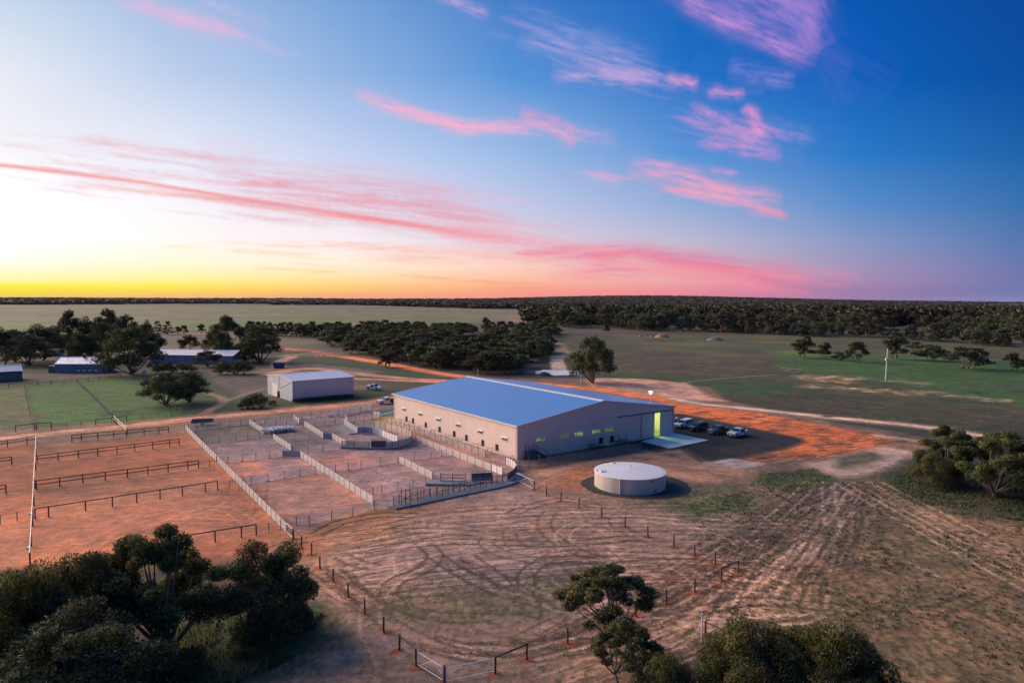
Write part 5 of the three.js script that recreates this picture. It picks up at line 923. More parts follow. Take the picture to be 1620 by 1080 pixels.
vehicle('ute', 'white open tub ute with black bull bar at the end of the car row', 1167.5, 690.5, 50, M.carWhite, { bull: M.darkSteel });
vehicle('ute', 'white ute mostly hidden behind the corner of the large shed', 1058, 670, 50, M.carWhite, {});
vehicle('tray', 'white single cab tray ute driving on the farm road beside the shed', 612, 638.5, 62, M.carWhite, { y: 0.02, bull: M.darkSteel });
vehicle('tray', 'white single cab tray ute with a load parked on the grass beside the grey shed', 591, 616.5, -68, M.carWhite, { y: 0.0, load: true, trayM: M.white });

// ------------------------------------------------------------------ grey machinery shed
const greySheet = new THREE.MeshStandardMaterial({ map: mottleTex([0.40, 0.42, 0.52], [0.52, 0.53, 0.64], 31, 256, 3, 0.5), roughness: 0.45, metalness: 0.25, bumpMap: stripeTex(0.3, 'rib'), bumpScale: 0.012 });
const paleRoof = new THREE.MeshStandardMaterial({ map: mottleTex([0.55, 0.56, 0.66], [0.68, 0.68, 0.78], 41, 256, 3, 1), roughness: 0.4, metalness: 0.2, bumpMap: stripeTex(0.3, 'rib'), bumpScale: 0.01 });
function gableShed(name, label, A, ang, L, Wd, e, r, wallM, roofM, extra) {      // A: near left corner; x along the ridge, -z to the back
  const g = thing(name, label, 'building', A, ang), T = 0.12;
  const sideUV = (m) => m;
  const wall = (x0, z0, len, turn) => { const s = new THREE.ExtrudeGeometry(new THREE.Shape([[0, 0], [len, 0], [len, e], [0, e]].map((p) => new THREE.Vector2(...p))), { depth: T, bevelEnabled: false }); s.rotateY(turn); s.translate(x0, 0, z0); return s; };
  mesh('front_wall', wall(0, -T, L, 0), wallM, g); mesh('back_wall', wall(0, -Wd, L, 0), wallM, g);
  for (const x of [0, L]) { const s = new THREE.ExtrudeGeometry(new THREE.Shape([[T, 0], [Wd - T, 0], [Wd - T, e], [Wd / 2, r], [T, e]].map((p) => new THREE.Vector2(...p))), { depth: T, bevelEnabled: false }); s.rotateY(Math.PI / 2); s.translate(x ? L - T : 0, 0, 0); mesh('end_wall', s, wallM, g); }
  const run = Wd / 2 + 0.15, rise = (r - e) * run / (Wd / 2), sl = Math.hypot(run, rise), an = Math.atan2(rise, run);
  for (const s of [-1, 1]) { const q = new THREE.BoxGeometry(L + 0.3, 0.06, sl), uv = q.attributes.uv, ps = q.attributes.position; for (let i = 0; i < uv.count; i++) uv.setXY(i, ps.getX(i), ps.getZ(i)); q.rotateX(s > 0 ? an : -an); q.translate(L / 2, r + 0.08 - rise / 2, -Wd / 2 + s * run / 2); mesh('roof_slope', q, roofM, g); }
  mesh('ridge_cap', box(L + 0.34, 0.06, 0.5, L / 2, r + 0.12, -Wd / 2), M.trim, g);
  for (const x of [-0.17, L + 0.17]) for (const s of [-1, 1]) mesh('barge', box(0.05, 0.22, sl, x, r + 0.04 - rise / 2, -Wd / 2 + s * run / 2, s > 0 ? an : -an), M.trim, g);
  if (extra) extra(g, L, Wd, e, r); return g;
}
{
  const N = P(462.6, 635.2), E = P(559.4, 626.3), ang = Math.atan2(-(E.z - N.z), E.x - N.x);
  gableShed('machinery_shed', 'grey corrugated machinery shed with pale gable roof', N, ang, N.distanceTo(E), 19, 5.55, 6.45, greySheet, paleRoof, (g, L, Wd, e, r) => {
    mesh('corner_trim', [box(0.16, e, 0.05, 0.06, e / 2, 0.03), box(0.05, e, 0.16, -0.03, e / 2, -0.05)], M.trim, g);
    mesh('gable_brace', [bar([-0.1, r - 0.3, -Wd / 2], [-0.1, 2.6, -Wd / 2], 0.06), bar([-0.1, e - 0.2, -0.6], [-0.1, 2.8, -Wd / 2], 0.07), bar([-0.1, e - 0.2, -Wd + 0.6], [-0.1, 2.8, -Wd / 2], 0.07)], M.trim, g);
    mesh('roller_door', box(0.06, 3.6, 4.2, -0.04, 1.9, -Wd * 0.68), M.galv, g);
    for (const x of [0.4, L - 0.4]) mesh('downpipe', cyl(0.05, 0.05, e, x, 0, 0.08, 6), M.trim, g);
  });
  const b = thing('black_tank', 'small black plastic tank standing beside the grey shed', 'water tank', P(445.5, 628)); mesh('tank_body', new THREE.LatheGeometry([[0, 2.35], [0.5, 2.25], [1.1, 1.95], [1.25, 1.8], [1.25, 0], [0, 0]].map((p) => new THREE.Vector2(...p)).reverse(), 24), mat([0.012, 0.013, 0.013], 0.5), b); mesh('hoop', [0.5, 1.0, 1.5].map((y) => place(new THREE.TorusGeometry(1.26, 0.03, 4, 24), 0, y, 0, Math.PI / 2)), M.rubber, b); mesh('lid', cyl(0.3, 0.3, 0.1, 0, 2.3, 0, 12), M.rubber, b);
}
// farm house, long woolshed and cut-off shed on the left
const blueBoard = new THREE.MeshStandardMaterial({ map: mottleTex([0.20, 0.23, 0.31], [0.27, 0.30, 0.38], 51), roughness: 0.7 });
function atPx(px0, py0, px1, py1) { const A = P(px0, py0), B = P(px1, py1); return [A, Math.atan2(-(B.z - A.z), B.x - A.x), A.distanceTo(B)]; }
{
  const [A, an, L] = atPx(86.5, 590, 161, 590); const h = gableShed('farm_house', 'blue grey weatherboard farmhouse with pale iron roof and two chimneys', A, an, L, 9, 3.4, 5.6, blueBoard, paleRoof, (g, LL, Wd) => {
    for (const x of [LL * 0.50, LL * 0.62, LL * 0.74, LL * 0.87]) { const w = mesh('window', box(0.85, 1.5, 0.06, x, 1.5, 0.03), M.glass, g); mesh('frame', [box(1.05, 0.12, 0.08, x, 2.3, 0.05), box(1.05, 0.12, 0.08, x, 0.7, 0.05), box(0.1, 1.5, 0.08, x - 0.47, 1.5, 0.05), box(0.1, 1.5, 0.08, x + 0.47, 1.5, 0.05), box(0.85, 0.7, 0.05, x, 1.1, 0.06)], M.white, w); }
    for (const x of [LL * 0.50, LL * 0.80]) { const c = mesh('chimney', box(0.7, 1.8, 0.7, x, 5.9, -Wd / 2 + 0.4), mat([0.20, 0.12, 0.10], 0.85), g); mesh('chimney_cap', box(0.85, 0.12, 0.85, x, 6.85, -Wd / 2 + 0.4), M.trim, c); }
    mesh('lean_to', box(3.0, 2.6, 3.0, -1.5, 1.3, -2.4), M.galvDark, g); mesh('side_panel', box(0.12, 2.4, 2.0, LL + 0.9, 2.4, -1.5), M.white, g);
    mesh('fascia', box(LL + 0.3, 0.16, 0.05, LL / 2, 3.34, 0.18), M.trim, g);
  });
}
{ const [A, an, L] = atPx(-40, 606, 35, 601.5); gableShed('farm_shed', 'low dark farm shed with white roof beside the olive paddock', A, an, L, 9, 3.2, 5.0, mat([0.12, 0.11, 0.115], 0.8), M.white, (g, LL) => { for (let k = 0; k < 5; k++) mesh('bay_post', box(0.15, 3.1, 0.15, LL * k / 4.2 + 0.4, 1.55, 0.1), M.galvDark, g); mesh('bay_door', box(LL - 0.6, 2.2, 0.04, LL / 2, 1.3, 0.03), M.galvDark, g); }); }
{ const [A, an, L] = atPx(238, 574, 368, 576.5); gableShed('long_shed', 'long low shed with white roof behind the trees', A, an, L, 12, 3.6, 5.6, blueBoard, M.white, (g, LL) => { for (let k = 1; k < 7; k++) mesh('wall_post', box(0.14, 3.5, 0.08, LL * k / 7, 1.75, 0.05), M.galvDark, g); mesh('flue', cyl(0.12, 0.12, 1.2, LL * 0.22, 5.0, -4.6, 8), M.galv, g); mesh('door', box(2.4, 2.6, 0.06, LL * 0.55, 1.3, 0.03), M.galvDark, g); }); }
{ const g = thing('garden_tank', 'pale round rainwater tank between the farm trees', 'water tank', P(90, 563)); mesh('tank_body', cyl(3.0, 3.0, 3.0, 0, 0, 0, 24), M.creamPlain, g); mesh('lid', new THREE.ConeGeometry(3.1, 0.7, 24).translate(0, 3.35, 0), M.trim, g); mesh('band', place(new THREE.TorusGeometry(3.01, 0.04, 4, 24), 0, 1.5, 0, Math.PI / 2), M.galv, g); }
{ const g = thing('pump_box', 'small white meter cabinet beside the large gum tree', 'cabinet', P(227.5, 593), 0.2); mesh('cabinet', box(1.2, 1.7, 0.9, 0, 0.85, 0), M.white, g); mesh('door', box(0.9, 1.3, 0.05, 0, 0.9, 0.47), M.trim, g); mesh('roof', box(1.4, 0.08, 1.1, 0, 1.74, 0), M.galv, g); }
{ const g = thing('blue_skip', 'blue steel skip bin at the edge of the yard', 'skip bin', P(441, 582), 0.12), bl = mat([0.02, 0.075, 0.19], 0.55); const sh = new THREE.Shape([[-1.9, 0.25], [1.9, 0.25], [2.3, 2.1], [-2.3, 2.1]].map((p) => new THREE.Vector2(...p))); mesh('bin', new THREE.ExtrudeGeometry(sh, { depth: 2, bevelEnabled: false }).translate(0, 0, -1), bl, g); mesh('rim', [box(4.7, 0.14, 0.1, 0, 2.1, 1.05), box(4.7, 0.14, 0.1, 0, 2.1, -1.05), box(0.1, 0.14, 2.1, 2.3, 2.1, 0), box(0.1, 0.14, 2.1, -2.3, 2.1, 0)], bl, g); for (const x of [-1.2, 0, 1.2]) mesh('rib', box(0.12, 1.75, 0.08, x, 1.15, 1.04), bl, g); mesh('skid', [box(3.6, 0.25, 0.15, 0, 0.125, 0.7), box(3.6, 0.25, 0.15, 0, 0.125, -0.7)], M.rubber, g); }
// heaps of earth by the far bush
for (const [px, py, w, h, lab] of [[1048, 533.5, 24, 2.9, 'tall heap of orange earth in front of the far bush'], [1032, 532.5, 8, 1.2, 'small heap of orange earth beside the tall one'], [1013, 532.5, 9, 1.2, 'small low heap of pale earth left of the orange heaps'], [1131, 538, 26, 2.3, 'wide grey heap of earth in front of the far bush']]) {
  const c = P(px, py), W = w / pxPerM(c), n = 18, r = RNG(Math.round(px)), pos = [], idx = [];
  for (let j = 0; j <= 5; j++) for (let i = 0; i < n; i++) { const a = i / n * 6.2832, t = j / 5, rad = W / 2 * (1 - t) * (0.85 + 0.3 * r()), y = h * Math.pow(Math.sin(t * 1.5708), 0.85) * (0.9 + 0.16 * r()); pos.push(Math.cos(a) * rad, j ? y : -0.1, Math.sin(a) * rad * 0.6); if (j) { const A = (j - 1) * n + i, B = (j - 1) * n + (i + 1) % n, C = j * n + (i + 1) % n, D = j * n + i; idx.push(A, C, B, A, D, C); } }
  const g = new THREE.BufferGeometry(); g.setAttribute('position', new THREE.Float32BufferAttribute(pos, 3)); g.setIndex(idx); g.computeVertexNormals();
  const o = mesh('earth_heap', g, px > 1100 ? mat([0.26, 0.21, 0.17], 0.95) : mat([0.46, 0.25, 0.15], 0.95)); o.position.copy(c); tag(o, lab, 'earth heap');
}

// ------------------------------------------------------------------ a mob of sheep packed in the back pen
{
  const bones = [[[0.42, 0.62, 0], [-0.42, 0.62, 0], 0.27, 0.29], [[0.42, 0.70, 0], [0.66, 0.86, 0], 0.17, 0.12], [[0.66, 0.88, 0], [0.86, 0.76, 0], 0.11, 0.065], ...[[0.36, 0.12], [0.36, -0.12], [-0.38, 0.13], [-0.38, -0.13]].map(([x, z]) => [[x, 0.5, z], [x + (x < 0 ? -0.04 : 0), 0.03, z], 0.10, 0.04]), [[0.70, 0.92, 0.06], [0.64, 0.93, 0.19], 0.04, 0.025], [[0.70, 0.92, -0.06], [0.64, 0.93, -0.19], 0.04, 0.025], [[-0.66, 0.70, 0], [-0.76, 0.5, 0], 0.06, 0.04]];
  const res = 44, mc = new MarchingCubes(res, new THREE.MeshBasicMaterial(), false, false, 40000), S = 1.0; mc.isolation = 0;
  for (let z = 0; z < res; z++) for (let y = 0; y < res; y++) for (let x = 0; x < res; x++) {
    const X = (x / res * 2 - 1) * S, Y = (y / res * 2 - 1) * S + 0.55, Z = (z / res * 2 - 1) * S; let f = 9;
    for (const [a, b, r0, r1] of bones) { const dx = b[0] - a[0], dy = b[1] - a[1], dz = b[2] - a[2], t = clamp(((X - a[0]) * dx + (Y - a[1]) * dy + (Z - a[2]) * dz) / (dx * dx + dy * dy + dz * dz), 0, 1), d = Math.hypot(X - a[0] - dx * t, Y - a[1] - dy * t, Z - a[2] - dz * t) - lerp(r0, r1, t), k = 0.05, hh = clamp(0.5 + 0.5 * (f - d) / k, 0, 1); f = lerp(f, d, hh) - k * hh * (1 - hh); }
    mc.field[x + y * res + z * res * res] = -f;
  }
  mc.update(); const n = mc.count, g = new THREE.BufferGeometry(), p = mc.positionArray.slice(0, n * 3), nn = mc.normalArray.slice(0, n * 3);
  for (let i = 0; i < n; i++) { p[i * 3] *= S; p[i * 3 + 1] = p[i * 3 + 1] * S + 0.55; p[i * 3 + 2] *= S; }
  g.setAttribute('position', new THREE.BufferAttribute(p, 3)); g.setAttribute('normal', new THREE.BufferAttribute(nn, 3));
  const wool = [mat([0.66, 0.60, 0.56], 0.95), mat([0.52, 0.47, 0.44], 0.95), mat([0.74, 0.70, 0.66], 0.95)], r = RNG(99);
  const c0 = P(421, 686.5), c1 = P(462, 682), ax = c1.clone().sub(c0), L = ax.length(); ax.normalize(); const bx = new THREE.Vector3(-ax.z, 0, ax.x); if (bx.z > 0) bx.negate();
  for (let i = 0; i < 36; i++) {
    const a = (i % 9) / 8 * L + (r() - 0.5) * 0.35, b = Math.floor(i / 9) * 0.72 + (r() - 0.5) * 0.3, o = thing('sheep', 'pale woolly sheep standing in the packed mob', 'sheep', c0.clone().addScaledVector(ax, a).addScaledVector(bx, b), r() * 6.28, 'mob of sheep in the back pen');
    mesh('body', g, wool[i % 3], o);
  }
}

// ------------------------------------------------------------------ trees
const leafM = new THREE.MeshPhysicalMaterial({ vertexColors: true, roughness: 0.95, transmission: 0.35, thickness: 0, side: THREE.DoubleSide }), farLeafM = new THREE.MeshStandardMaterial({ vertexColors: true, roughness: 0.8, side: THREE.DoubleSide });
const barkM = new THREE.MeshStandardMaterial({ map: mottleTex([0.07, 0.05, 0.04], [0.26, 0.21, 0.18], 61, 256, 4, 1), roughness: 0.9 }), darkBark = mat([0.06, 0.045, 0.035], 0.9);
function limb(pts, r0, r1, n) {
  const c = new THREE.CatmullRomCurve3(pts), seg = Math.max(3, pts.length * 2), g = new THREE.TubeGeometry(c, seg, 1, n, false), p = g.attributes.position, v = new THREE.Vector3();
  for (let i = 0; i <= seg; i++) { const ctr = c.getPointAt(i / seg), r = lerp(r0, r1, Math.pow(i / seg, 0.8)); for (let k = 0; k <= n; k++) { const id = i * (n + 1) + k; v.fromBufferAttribute(p, id).sub(ctr).multiplyScalar(r).add(ctr); p.setXYZ(id, v.x, v.y, v.z); } }
  return g;
}
// H height, R crown radius, bare: share of height without leaves, dome: how far the edge drops, rc: clump radius, flat: clump squash
function makeTree(seed, o) {
  const r = RNG(seed), { H, R, bare = 0.35, dome = 0.35, clumps = 14, leaves = 900, size = 0.5, rc = 0.3, flat = 0.65, hue = [0.052, 0.062, 0.024], limbs = 6, sides = 5, lean = 0.1, hollow = 0.2, stems = 1, trunkR = H * 0.028 + 0.06 } = o;
  const C = [];
  for (let i = 0; i < clumps; i++) {
    const a = i * 2.39996 + r() * 0.8, q = Math.sqrt((i + 0.5) / clumps) * (0.86 + 0.2 * r()), top = H * (1 - dome * q * q) - R * rc * flat * 0.7, low = Math.min(top, H * bare + R * rc * flat * 0.6);
    const y = top - (top - low) * Math.pow(r(), 1.5) * (0.35 + 0.55 * q), rad = R * rc * (0.7 + 0.6 * r());
    C.push({ x: Math.cos(a) * q * (R - rad * 0.6), y, z: Math.sin(a) * q * (R - rad * 0.6), r: rad, f: flat * (0.8 + 0.4 * r()), tint: 0.72 + 0.56 * r(), warm: (r() - 0.5) * 0.35, w: 0 });
  }
  let tot = 0; for (const c of C) { c.w = c.r * c.r; tot += c.w; }
  const pos = [], nor = [], col = [], idx = [];
  for (const c of C) {
    const n = Math.round(leaves * c.w / tot);
    for (let i = 0; i < n; i++) {
      const u = r() * 2 - 1, ph = r() * 6.2832, s = Math.sqrt(1 - u * u), lump = 0.72 + 0.5 * vnoise(Math.cos(ph) * s * 2.3 + c.x * 3 + 9, u * 2.3 + Math.sin(ph) * s * 2.1 + c.z * 3 + 20);
      const k = (hollow + (1 - hollow) * Math.pow(r(), 0.45)) * lump, dx = Math.cos(ph) * s, dy = u, dz = Math.sin(ph) * s;
      const cx = c.x + dx * c.r * k, cy = c.y + dy * c.r * c.f * k, cz = c.z + dz * c.r * k;
      const t1 = r() * 6.2832, tilt = (r() - 0.5) * 2.2, L = size * (0.55 + 0.8 * r()), W = L * (0.32 + 0.28 * r());
      const ax = Math.cos(t1) * Math.cos(tilt), ay = Math.sin(tilt) - 0.25, az = Math.sin(t1) * Math.cos(tilt), t2 = r() * 6.2832;
      let bx = -az * Math.cos(t2), by = Math.sin(t2), bz = ax * Math.cos(t2); const bl = Math.hypot(bx, by, bz) || 1; bx /= bl; by /= bl; bz /= bl;
      let nx = ay * bz - az * by, ny = az * bx - ax * bz, nz = ax * by - ay * bx; const nl = Math.hypot(nx, ny, nz) || 1; nx /= nl; ny /= nl; nz /= nl; if (nx * dx + ny * dy + nz * dz < 0) { nx = -nx; ny = -ny; nz = -nz; }
      let mx = dx * 0.55 + nx * 0.75, my = dy * 0.55 + ny * 0.75 + 0.12, mz = dz * 0.55 + nz * 0.75; const ml = Math.hypot(mx, my, mz) || 1; mx /= ml; my /= ml; mz /= ml;
      const b = pos.length / 3, v = c.tint * (0.6 + 0.8 * r()), yl = (r() - 0.5) * 0.3 + c.warm, cr = hue[0] * v * (1 + yl), cg = hue[1] * v, cb = hue[2] * v * (1 - yl * 0.5);
      for (const [p, q] of [[-0.55, -0.35], [0.6, 0], [-0.35, 0.62]]) { pos.push(cx + ax * L * p + bx * W * q, cy + ay * L * p + by * W * q, cz + az * L * p + bz * W * q); nor.push(mx, my, mz); col.push(cr, cg, cb); }
      idx.push(b, b + 1, b + 2);
    }
  }
  const crown = new THREE.BufferGeometry(); crown.setAttribute('position', new THREE.Float32BufferAttribute(pos, 3)); crown.setAttribute('normal', new THREE.Float32BufferAttribute(nor, 3)); crown.setAttribute('color', new THREE.Float32BufferAttribute(col, 3)); crown.setIndex(idx);
  const tr = trunkR, parts = [], fork = H * bare * 0.62, V = (x, y, z) => new THREE.Vector3(x, y, z);
  const order = C.slice().sort((p, q) => q.r - p.r).slice(0, limbs);
  const roots = Array.from({ length: stems }, (_, i) => V(stems > 1 ? Math.cos(i * 2.1) * 0.35 : 0, 0, stems > 1 ? Math.sin(i * 2.1) * 0.35 : 0)), forks = roots.map((q, i) => V(q.x * (stems > 1 ? 3 : 1) + (r() - 0.5) * H * lean, fork, q.z * (stems > 1 ? 3 : 1) + (r() - 0.5) * H * lean));
  roots.forEach((q, i) => parts.push(limb([q.clone().setY(-0.2), V(lerp(q.x, forks[i].x, 0.4) + (r() - 0.5) * 0.2, fork * 0.5, lerp(q.z, forks[i].z, 0.4)), forks[i]], tr * (stems > 1 ? 0.75 : 1.1), tr * 0.7, sides + 1)));
  const trunk = mergeGeometries(parts), br = [];
  order.forEach((c, i) => { const f = forks[i % forks.length]; br.push(limb([f.clone().setY(f.y - 0.15), V(lerp(f.x, c.x, 0.45) + (r() - 0.5) * R * 0.15, lerp(f.y, c.y, 0.4), lerp(f.z, c.z, 0.45) + (r() - 0.5) * R * 0.15), V(c.x, c.y + c.r * 0.1, c.z)], tr * 0.55, tr * 0.10, sides)); });
  return { crown, trunk, limbs: br.length ? mergeGeometries(br) : null, H, R, conifer: o.conifer, bark: o.bark };
}
function plant(name, label, cat, proto, pos, h, w, turn, group) {       // h, w in metres; scales the prototype
  const g = thing(name, label, cat, pos, turn, group), sx = w / (2 * proto.R), sy = h / proto.H; g.scale.set(sx, sy, sx);
  const t = mesh('trunk', proto.trunk, proto.bark || barkM, g); if (proto.limbs) mesh('limbs', proto.limbs, proto.bark || barkM, t); mesh('crown', proto.crown, leafM, g); return g;
}
// by pixels: foot, top row and width
function plantPx(name, label, cat, proto, px, py, topY, wPx, group, turn) { const g = P(px, py), h = topAt(g, px, topY); return plant(name, label, cat, proto, g, Math.max(1.2, h), wPx / pxPerM(g), turn ?? rnd() * 6.28, group); }

const olive = [0.150, 0.158, 0.034], deep = [0.092, 0.116, 0.028], brownish = [0.080, 0.086, 0.030];
// near gums: many small leaves
const nearA = makeTree(11, { H: 10, R: 5, bare: 0.10, dome: 0.42, clumps: 36, leaves: 62000, size: 0.20, rc: 0.20, flat: 0.72, hue: olive, limbs: 24, sides: 6, hollow: 0.25 });
const nearB = makeTree(23, { H: 8, R: 4.6, bare: 0.08, dome: 0.46, clumps: 32, leaves: 52000, size: 0.19, rc: 0.23, flat: 0.78, hue: deep, limbs: 18, sides: 6, hollow: 0.2, stems: 2 });
const nearC = makeTree(37, { H: 7, R: 3.0, bare: 0.52, dome: 0.30, clumps: 44, leaves: 30000, size: 0.16, rc: 0.18, flat: 0.66, hue: [0.145, 0.148, 0.036], trunkR: 0.13, limbs: 20, sides: 6, hollow: 0.25, stems: 2 });
const nearD = makeTree(41, { H: 7, R: 6, bare: 0.10, dome: 0.50, clumps: 44, leaves: 76000, size: 0.19, rc: 0.24, flat: 0.8, hue: [0.165, 0.160, 0.030], limbs: 18, sides: 6, hollow: 0.3, stems: 3 });
const scrub = makeTree(51, { H: 2.4, R: 2.2, bare: 0.02, dome: 0.5, clumps: 14, leaves: 9000, size: 0.16, rc: 0.36, flat: 0.8, hue: deep, limbs: 3, sides: 4, stems: 3 });
for (const [px, py, t, w, lab] of [[285, 1068, 1020, 90, 'low dense scrub below the tall forked gum'], [220, 1085, 1015, 150, 'dark scrub filling the foot of the gum clump'], [392, 1025, 980, 80, 'dark scrub at the foot of the rounded gum'], [440, 1008, 950, 100, 'scrub below the outer limbs of the rounded gum'], [470, 990, 945, 60, 'small scrub at the edge of the wheel marks']])
  plantPx('shrub', lab, 'shrub', scrub, px, py, t, w, 'scrub below the near gums');
plantPx('gum_tree', 'tall gum tree with forked limbs before the red cattle yards', 'tree', nearA, 255, 1040, 826, 215, null, 0.6);
plantPx('gum_tree', 'broad dark gum tree with its crown hiding the dividing fence end', 'tree', nearB, 150, 1060, 868, 210, null, 2.1);
plantPx('gum_tree', 'low spreading gum tree at the edge of the tree clump', 'tree', nearD, 40, 1085, 892, 250, null, 4.0);
plantPx('gum_tree', 'dense gum tree filling the shade below the tall forked gum', 'tree', nearB, 130, 1150, 960, 300, null, 5.2);
plantPx('gum_tree', 'rounded dark gum tree standing free beside the wheel marks', 'tree', nearB, 420, 1008, 856, 186, null, 0.2);
plantPx('gum_tree', 'slender open gum with bare forked stems beside the post fence', 'tree', nearC, 960, 1040, 896, 172, null, 1.0);
plantPx('gum_tree', 'young leafy gum below the slender open gum', 'tree', nearC, 990, 1110, 985, 128, null, 2.6);
plantPx('gum_tree', 'low round gum crown between the young gum and the wide olive gum', 'tree', nearD, 1050, 1150, 1030, 130, null, 2.6);
plantPx('gum_tree', 'wide olive gum with twin domes below the white pole', 'tree', nearD, 1185, 1130, 975, 210, null, 1.9);
plantPx('gum_tree', 'second wide olive gum joined to the twin domed gum', 'tree', nearD, 1310, 1140, 985, 230, null, 3.9);
plantPx('gum_tree', 'spreading gum with layered crown right of the orange earth corner', 'tree', nearA, 1502, 762, 667, 110, null, 2.2);
plantPx('gum_tree', 'large rounded gum at the edge of the pasture beyond the wheel tracks', 'tree', nearA, 1575, 785, 674, 140, null, 4.4);
plantPx('gum_tree', 'low bushy gum in front of the layered gum', 'tree', nearD, 1480, 768, 718, 80, null, 1.0);
plantPx('gum_tree', 'dark gum running out of view beside the large rounded gum', 'tree', nearB, 1640, 790, 690, 130, null, 5.0);

// middle distance prototypes
const gum = [makeTree(101, { H: 14, R: 7, bare: 0.02, clumps: 38, leaves: 9000, size: 0.60, rc: 0.27, flat: 0.75, hue: deep, limbs: 9, sides: 4, dome: 0.5 }), makeTree(102, { H: 14, R: 7, bare: 0.08, clumps: 28, leaves: 7600, size: 0.60, rc: 0.28, flat: 0.7, hue: [0.072, 0.086, 0.030], limbs: 9, sides: 4, dome: 0.45 }), makeTree(103, { H: 14, R: 6, bare: 0.20, clumps: 18, leaves: 5200, size: 0.58, rc: 0.29, hue: brownish, limbs: 8, sides: 4, dome: 0.25 })];
const mallee = [makeTree(201, { H: 6, R: 4.5, bare: 0.18, dome: 0.34, clumps: 16, leaves: 3000, size: 0.55, rc: 0.32, flat: 0.42, hue: brownish, limbs: 8, sides: 4, stems: 3 }), makeTree(202, { H: 6, R: 4.5, bare: 0.04, dome: 0.45, clumps: 16, leaves: 2600, size: 0.60, rc: 0.32, flat: 0.5, hue: deep, limbs: 5, sides: 4, stems: 3 }), makeTree(203, { H: 6, R: 4, bare: 0.08, dome: 0.35, clumps: 13, leaves: 2200, size: 0.60, rc: 0.34, flat: 0.5, hue: [0.072, 0.090, 0.030], limbs: 5, sides: 4, stems: 2 })];
const wild = [makeTree(501, { H: 14, R: 7, bare: 0.04, clumps: 20, leaves: 2000, size: 1.25, rc: 0.31, flat: 0.7, hue: deep, limbs: 4, sides: 3, dome: 0.5 }), makeTree(502, { H: 14, R: 6.5, bare: 0.14, clumps: 15, leaves: 1600, size: 1.25, rc: 0.32, flat: 0.65, hue: [0.085, 0.088, 0.038], limbs: 5, sides: 3, dome: 0.38 }), makeTree(503, { H: 14, R: 5.5, bare: 0.04, clumps: 18, leaves: 1600, size: 1.1, rc: 0.32, flat: 0.8, hue: [0.05, 0.068, 0.034], limbs: 3, sides: 3, dome: 0.7 })];
const bush = makeTree(301, { H: 2.6, R: 2.6, bare: 0.02, dome: 0.5, clumps: 12, leaves: 1800, size: 0.32, rc: 0.36, flat: 0.7, hue: deep, limbs: 3, sides: 3, stems: 3 });
const pine = makeTree(401, { H: 12, R: 4.2, bare: 0.08, dome: 0.85, clumps: 26, leaves: 3200, size: 0.55, rc: 0.30, flat: 0.5, hue: [0.046, 0.062, 0.028], limbs: 5, sides: 4 });
// single trees
plantPx('gum_tree', 'large lone gum tree between the pond and the blue roof', 'tree', gum[0], 938, 606, 531, 82);
plantPx('mallee_tree', 'small flat topped tree standing on the verge of the orange road', 'tree', mallee[0], 612, 580.5, 556, 37);
plantPx('gum_tree', 'great dark gum tree beside the farmhouse and white cabinet', 'tree', gum[0], 207, 592, 514, 104);
for (const [px, py, t, w, k, lab] of [[46, 578, 528, 82, 0, 'broad dark gum in front of the rainwater tank'], [67, 570, 511, 72, 1, 'wide crowned gum behind the broad dark gum'], [6, 577, 516, 50, 1, 'gum at the outer end of the farm trees'], [111, 568, 490, 36, 2, 'tall thin gum with separate tufts above the farmhouse'], [170, 568, 488, 40, 2, 'tallest gum with a rounded cap above the farmhouse'], [117, 570, 524, 42, 0, 'dark gum behind the farmhouse chimney'], [140, 566, 499, 46, 1, 'brownish gum between the two tall thin gums'], [203, 563, 498, 40, 2, 'brownish gum behind the great dark gum'], [231, 556, 505, 30, 1, 'small gum on the outer shoulder of the great dark gum'], [362, 566, 499, 56, 2, 'tall open gum above the long shed'], [412, 574, 513, 74, 0, 'dark leaning gum beside the blue skip'], [340, 566, 517, 44, 1, 'gum above the roof of the long shed'], [329, 580, 552, 46, 1, 'dark low gum before the white roof of the long shed'], [298, 557, 528, 36, 1, 'small grey gum behind the long shed'], [385, 572, 540, 46, 0, 'dense low gum at the end of the long shed'], [24, 572, 520, 60, 0, 'full dark gum filling the gap behind the low farm shed'], [88, 560, 514, 50, 0, 'dark gum rising behind the rainwater tank'], [128, 574, 526, 48, 0, 'dark rounded gum against the farmhouse back wall'], [160, 572, 508, 56, 0, 'full dark gum between farmhouse roof and tallest gum'], [186, 572, 512, 50, 1, 'brown green gum at the shoulder of the great dark gum'], [244, 566, 522, 40, 1, 'smaller gum leaning over the long shed end'], [352, 572, 524, 46, 0, 'dark gum in the middle of the long shed roof line'], [398, 566, 512, 44, 0, 'round dark gum behind the leaning gum']])
  plantPx('gum_tree', lab, 'tree', gum[k], px, py, t, w, 'farm trees round the house');
plantPx('gum_tree', 'bushy dark tree in the corner of the green paddock', 'tree', gum[0], 262, 641, 589, 84, null, 1.0); plantPx('gum_tree', 'second bushy tree beside the one in the green paddock', 'tree', gum[0], 300, 636, 588, 66, null, 3.0);
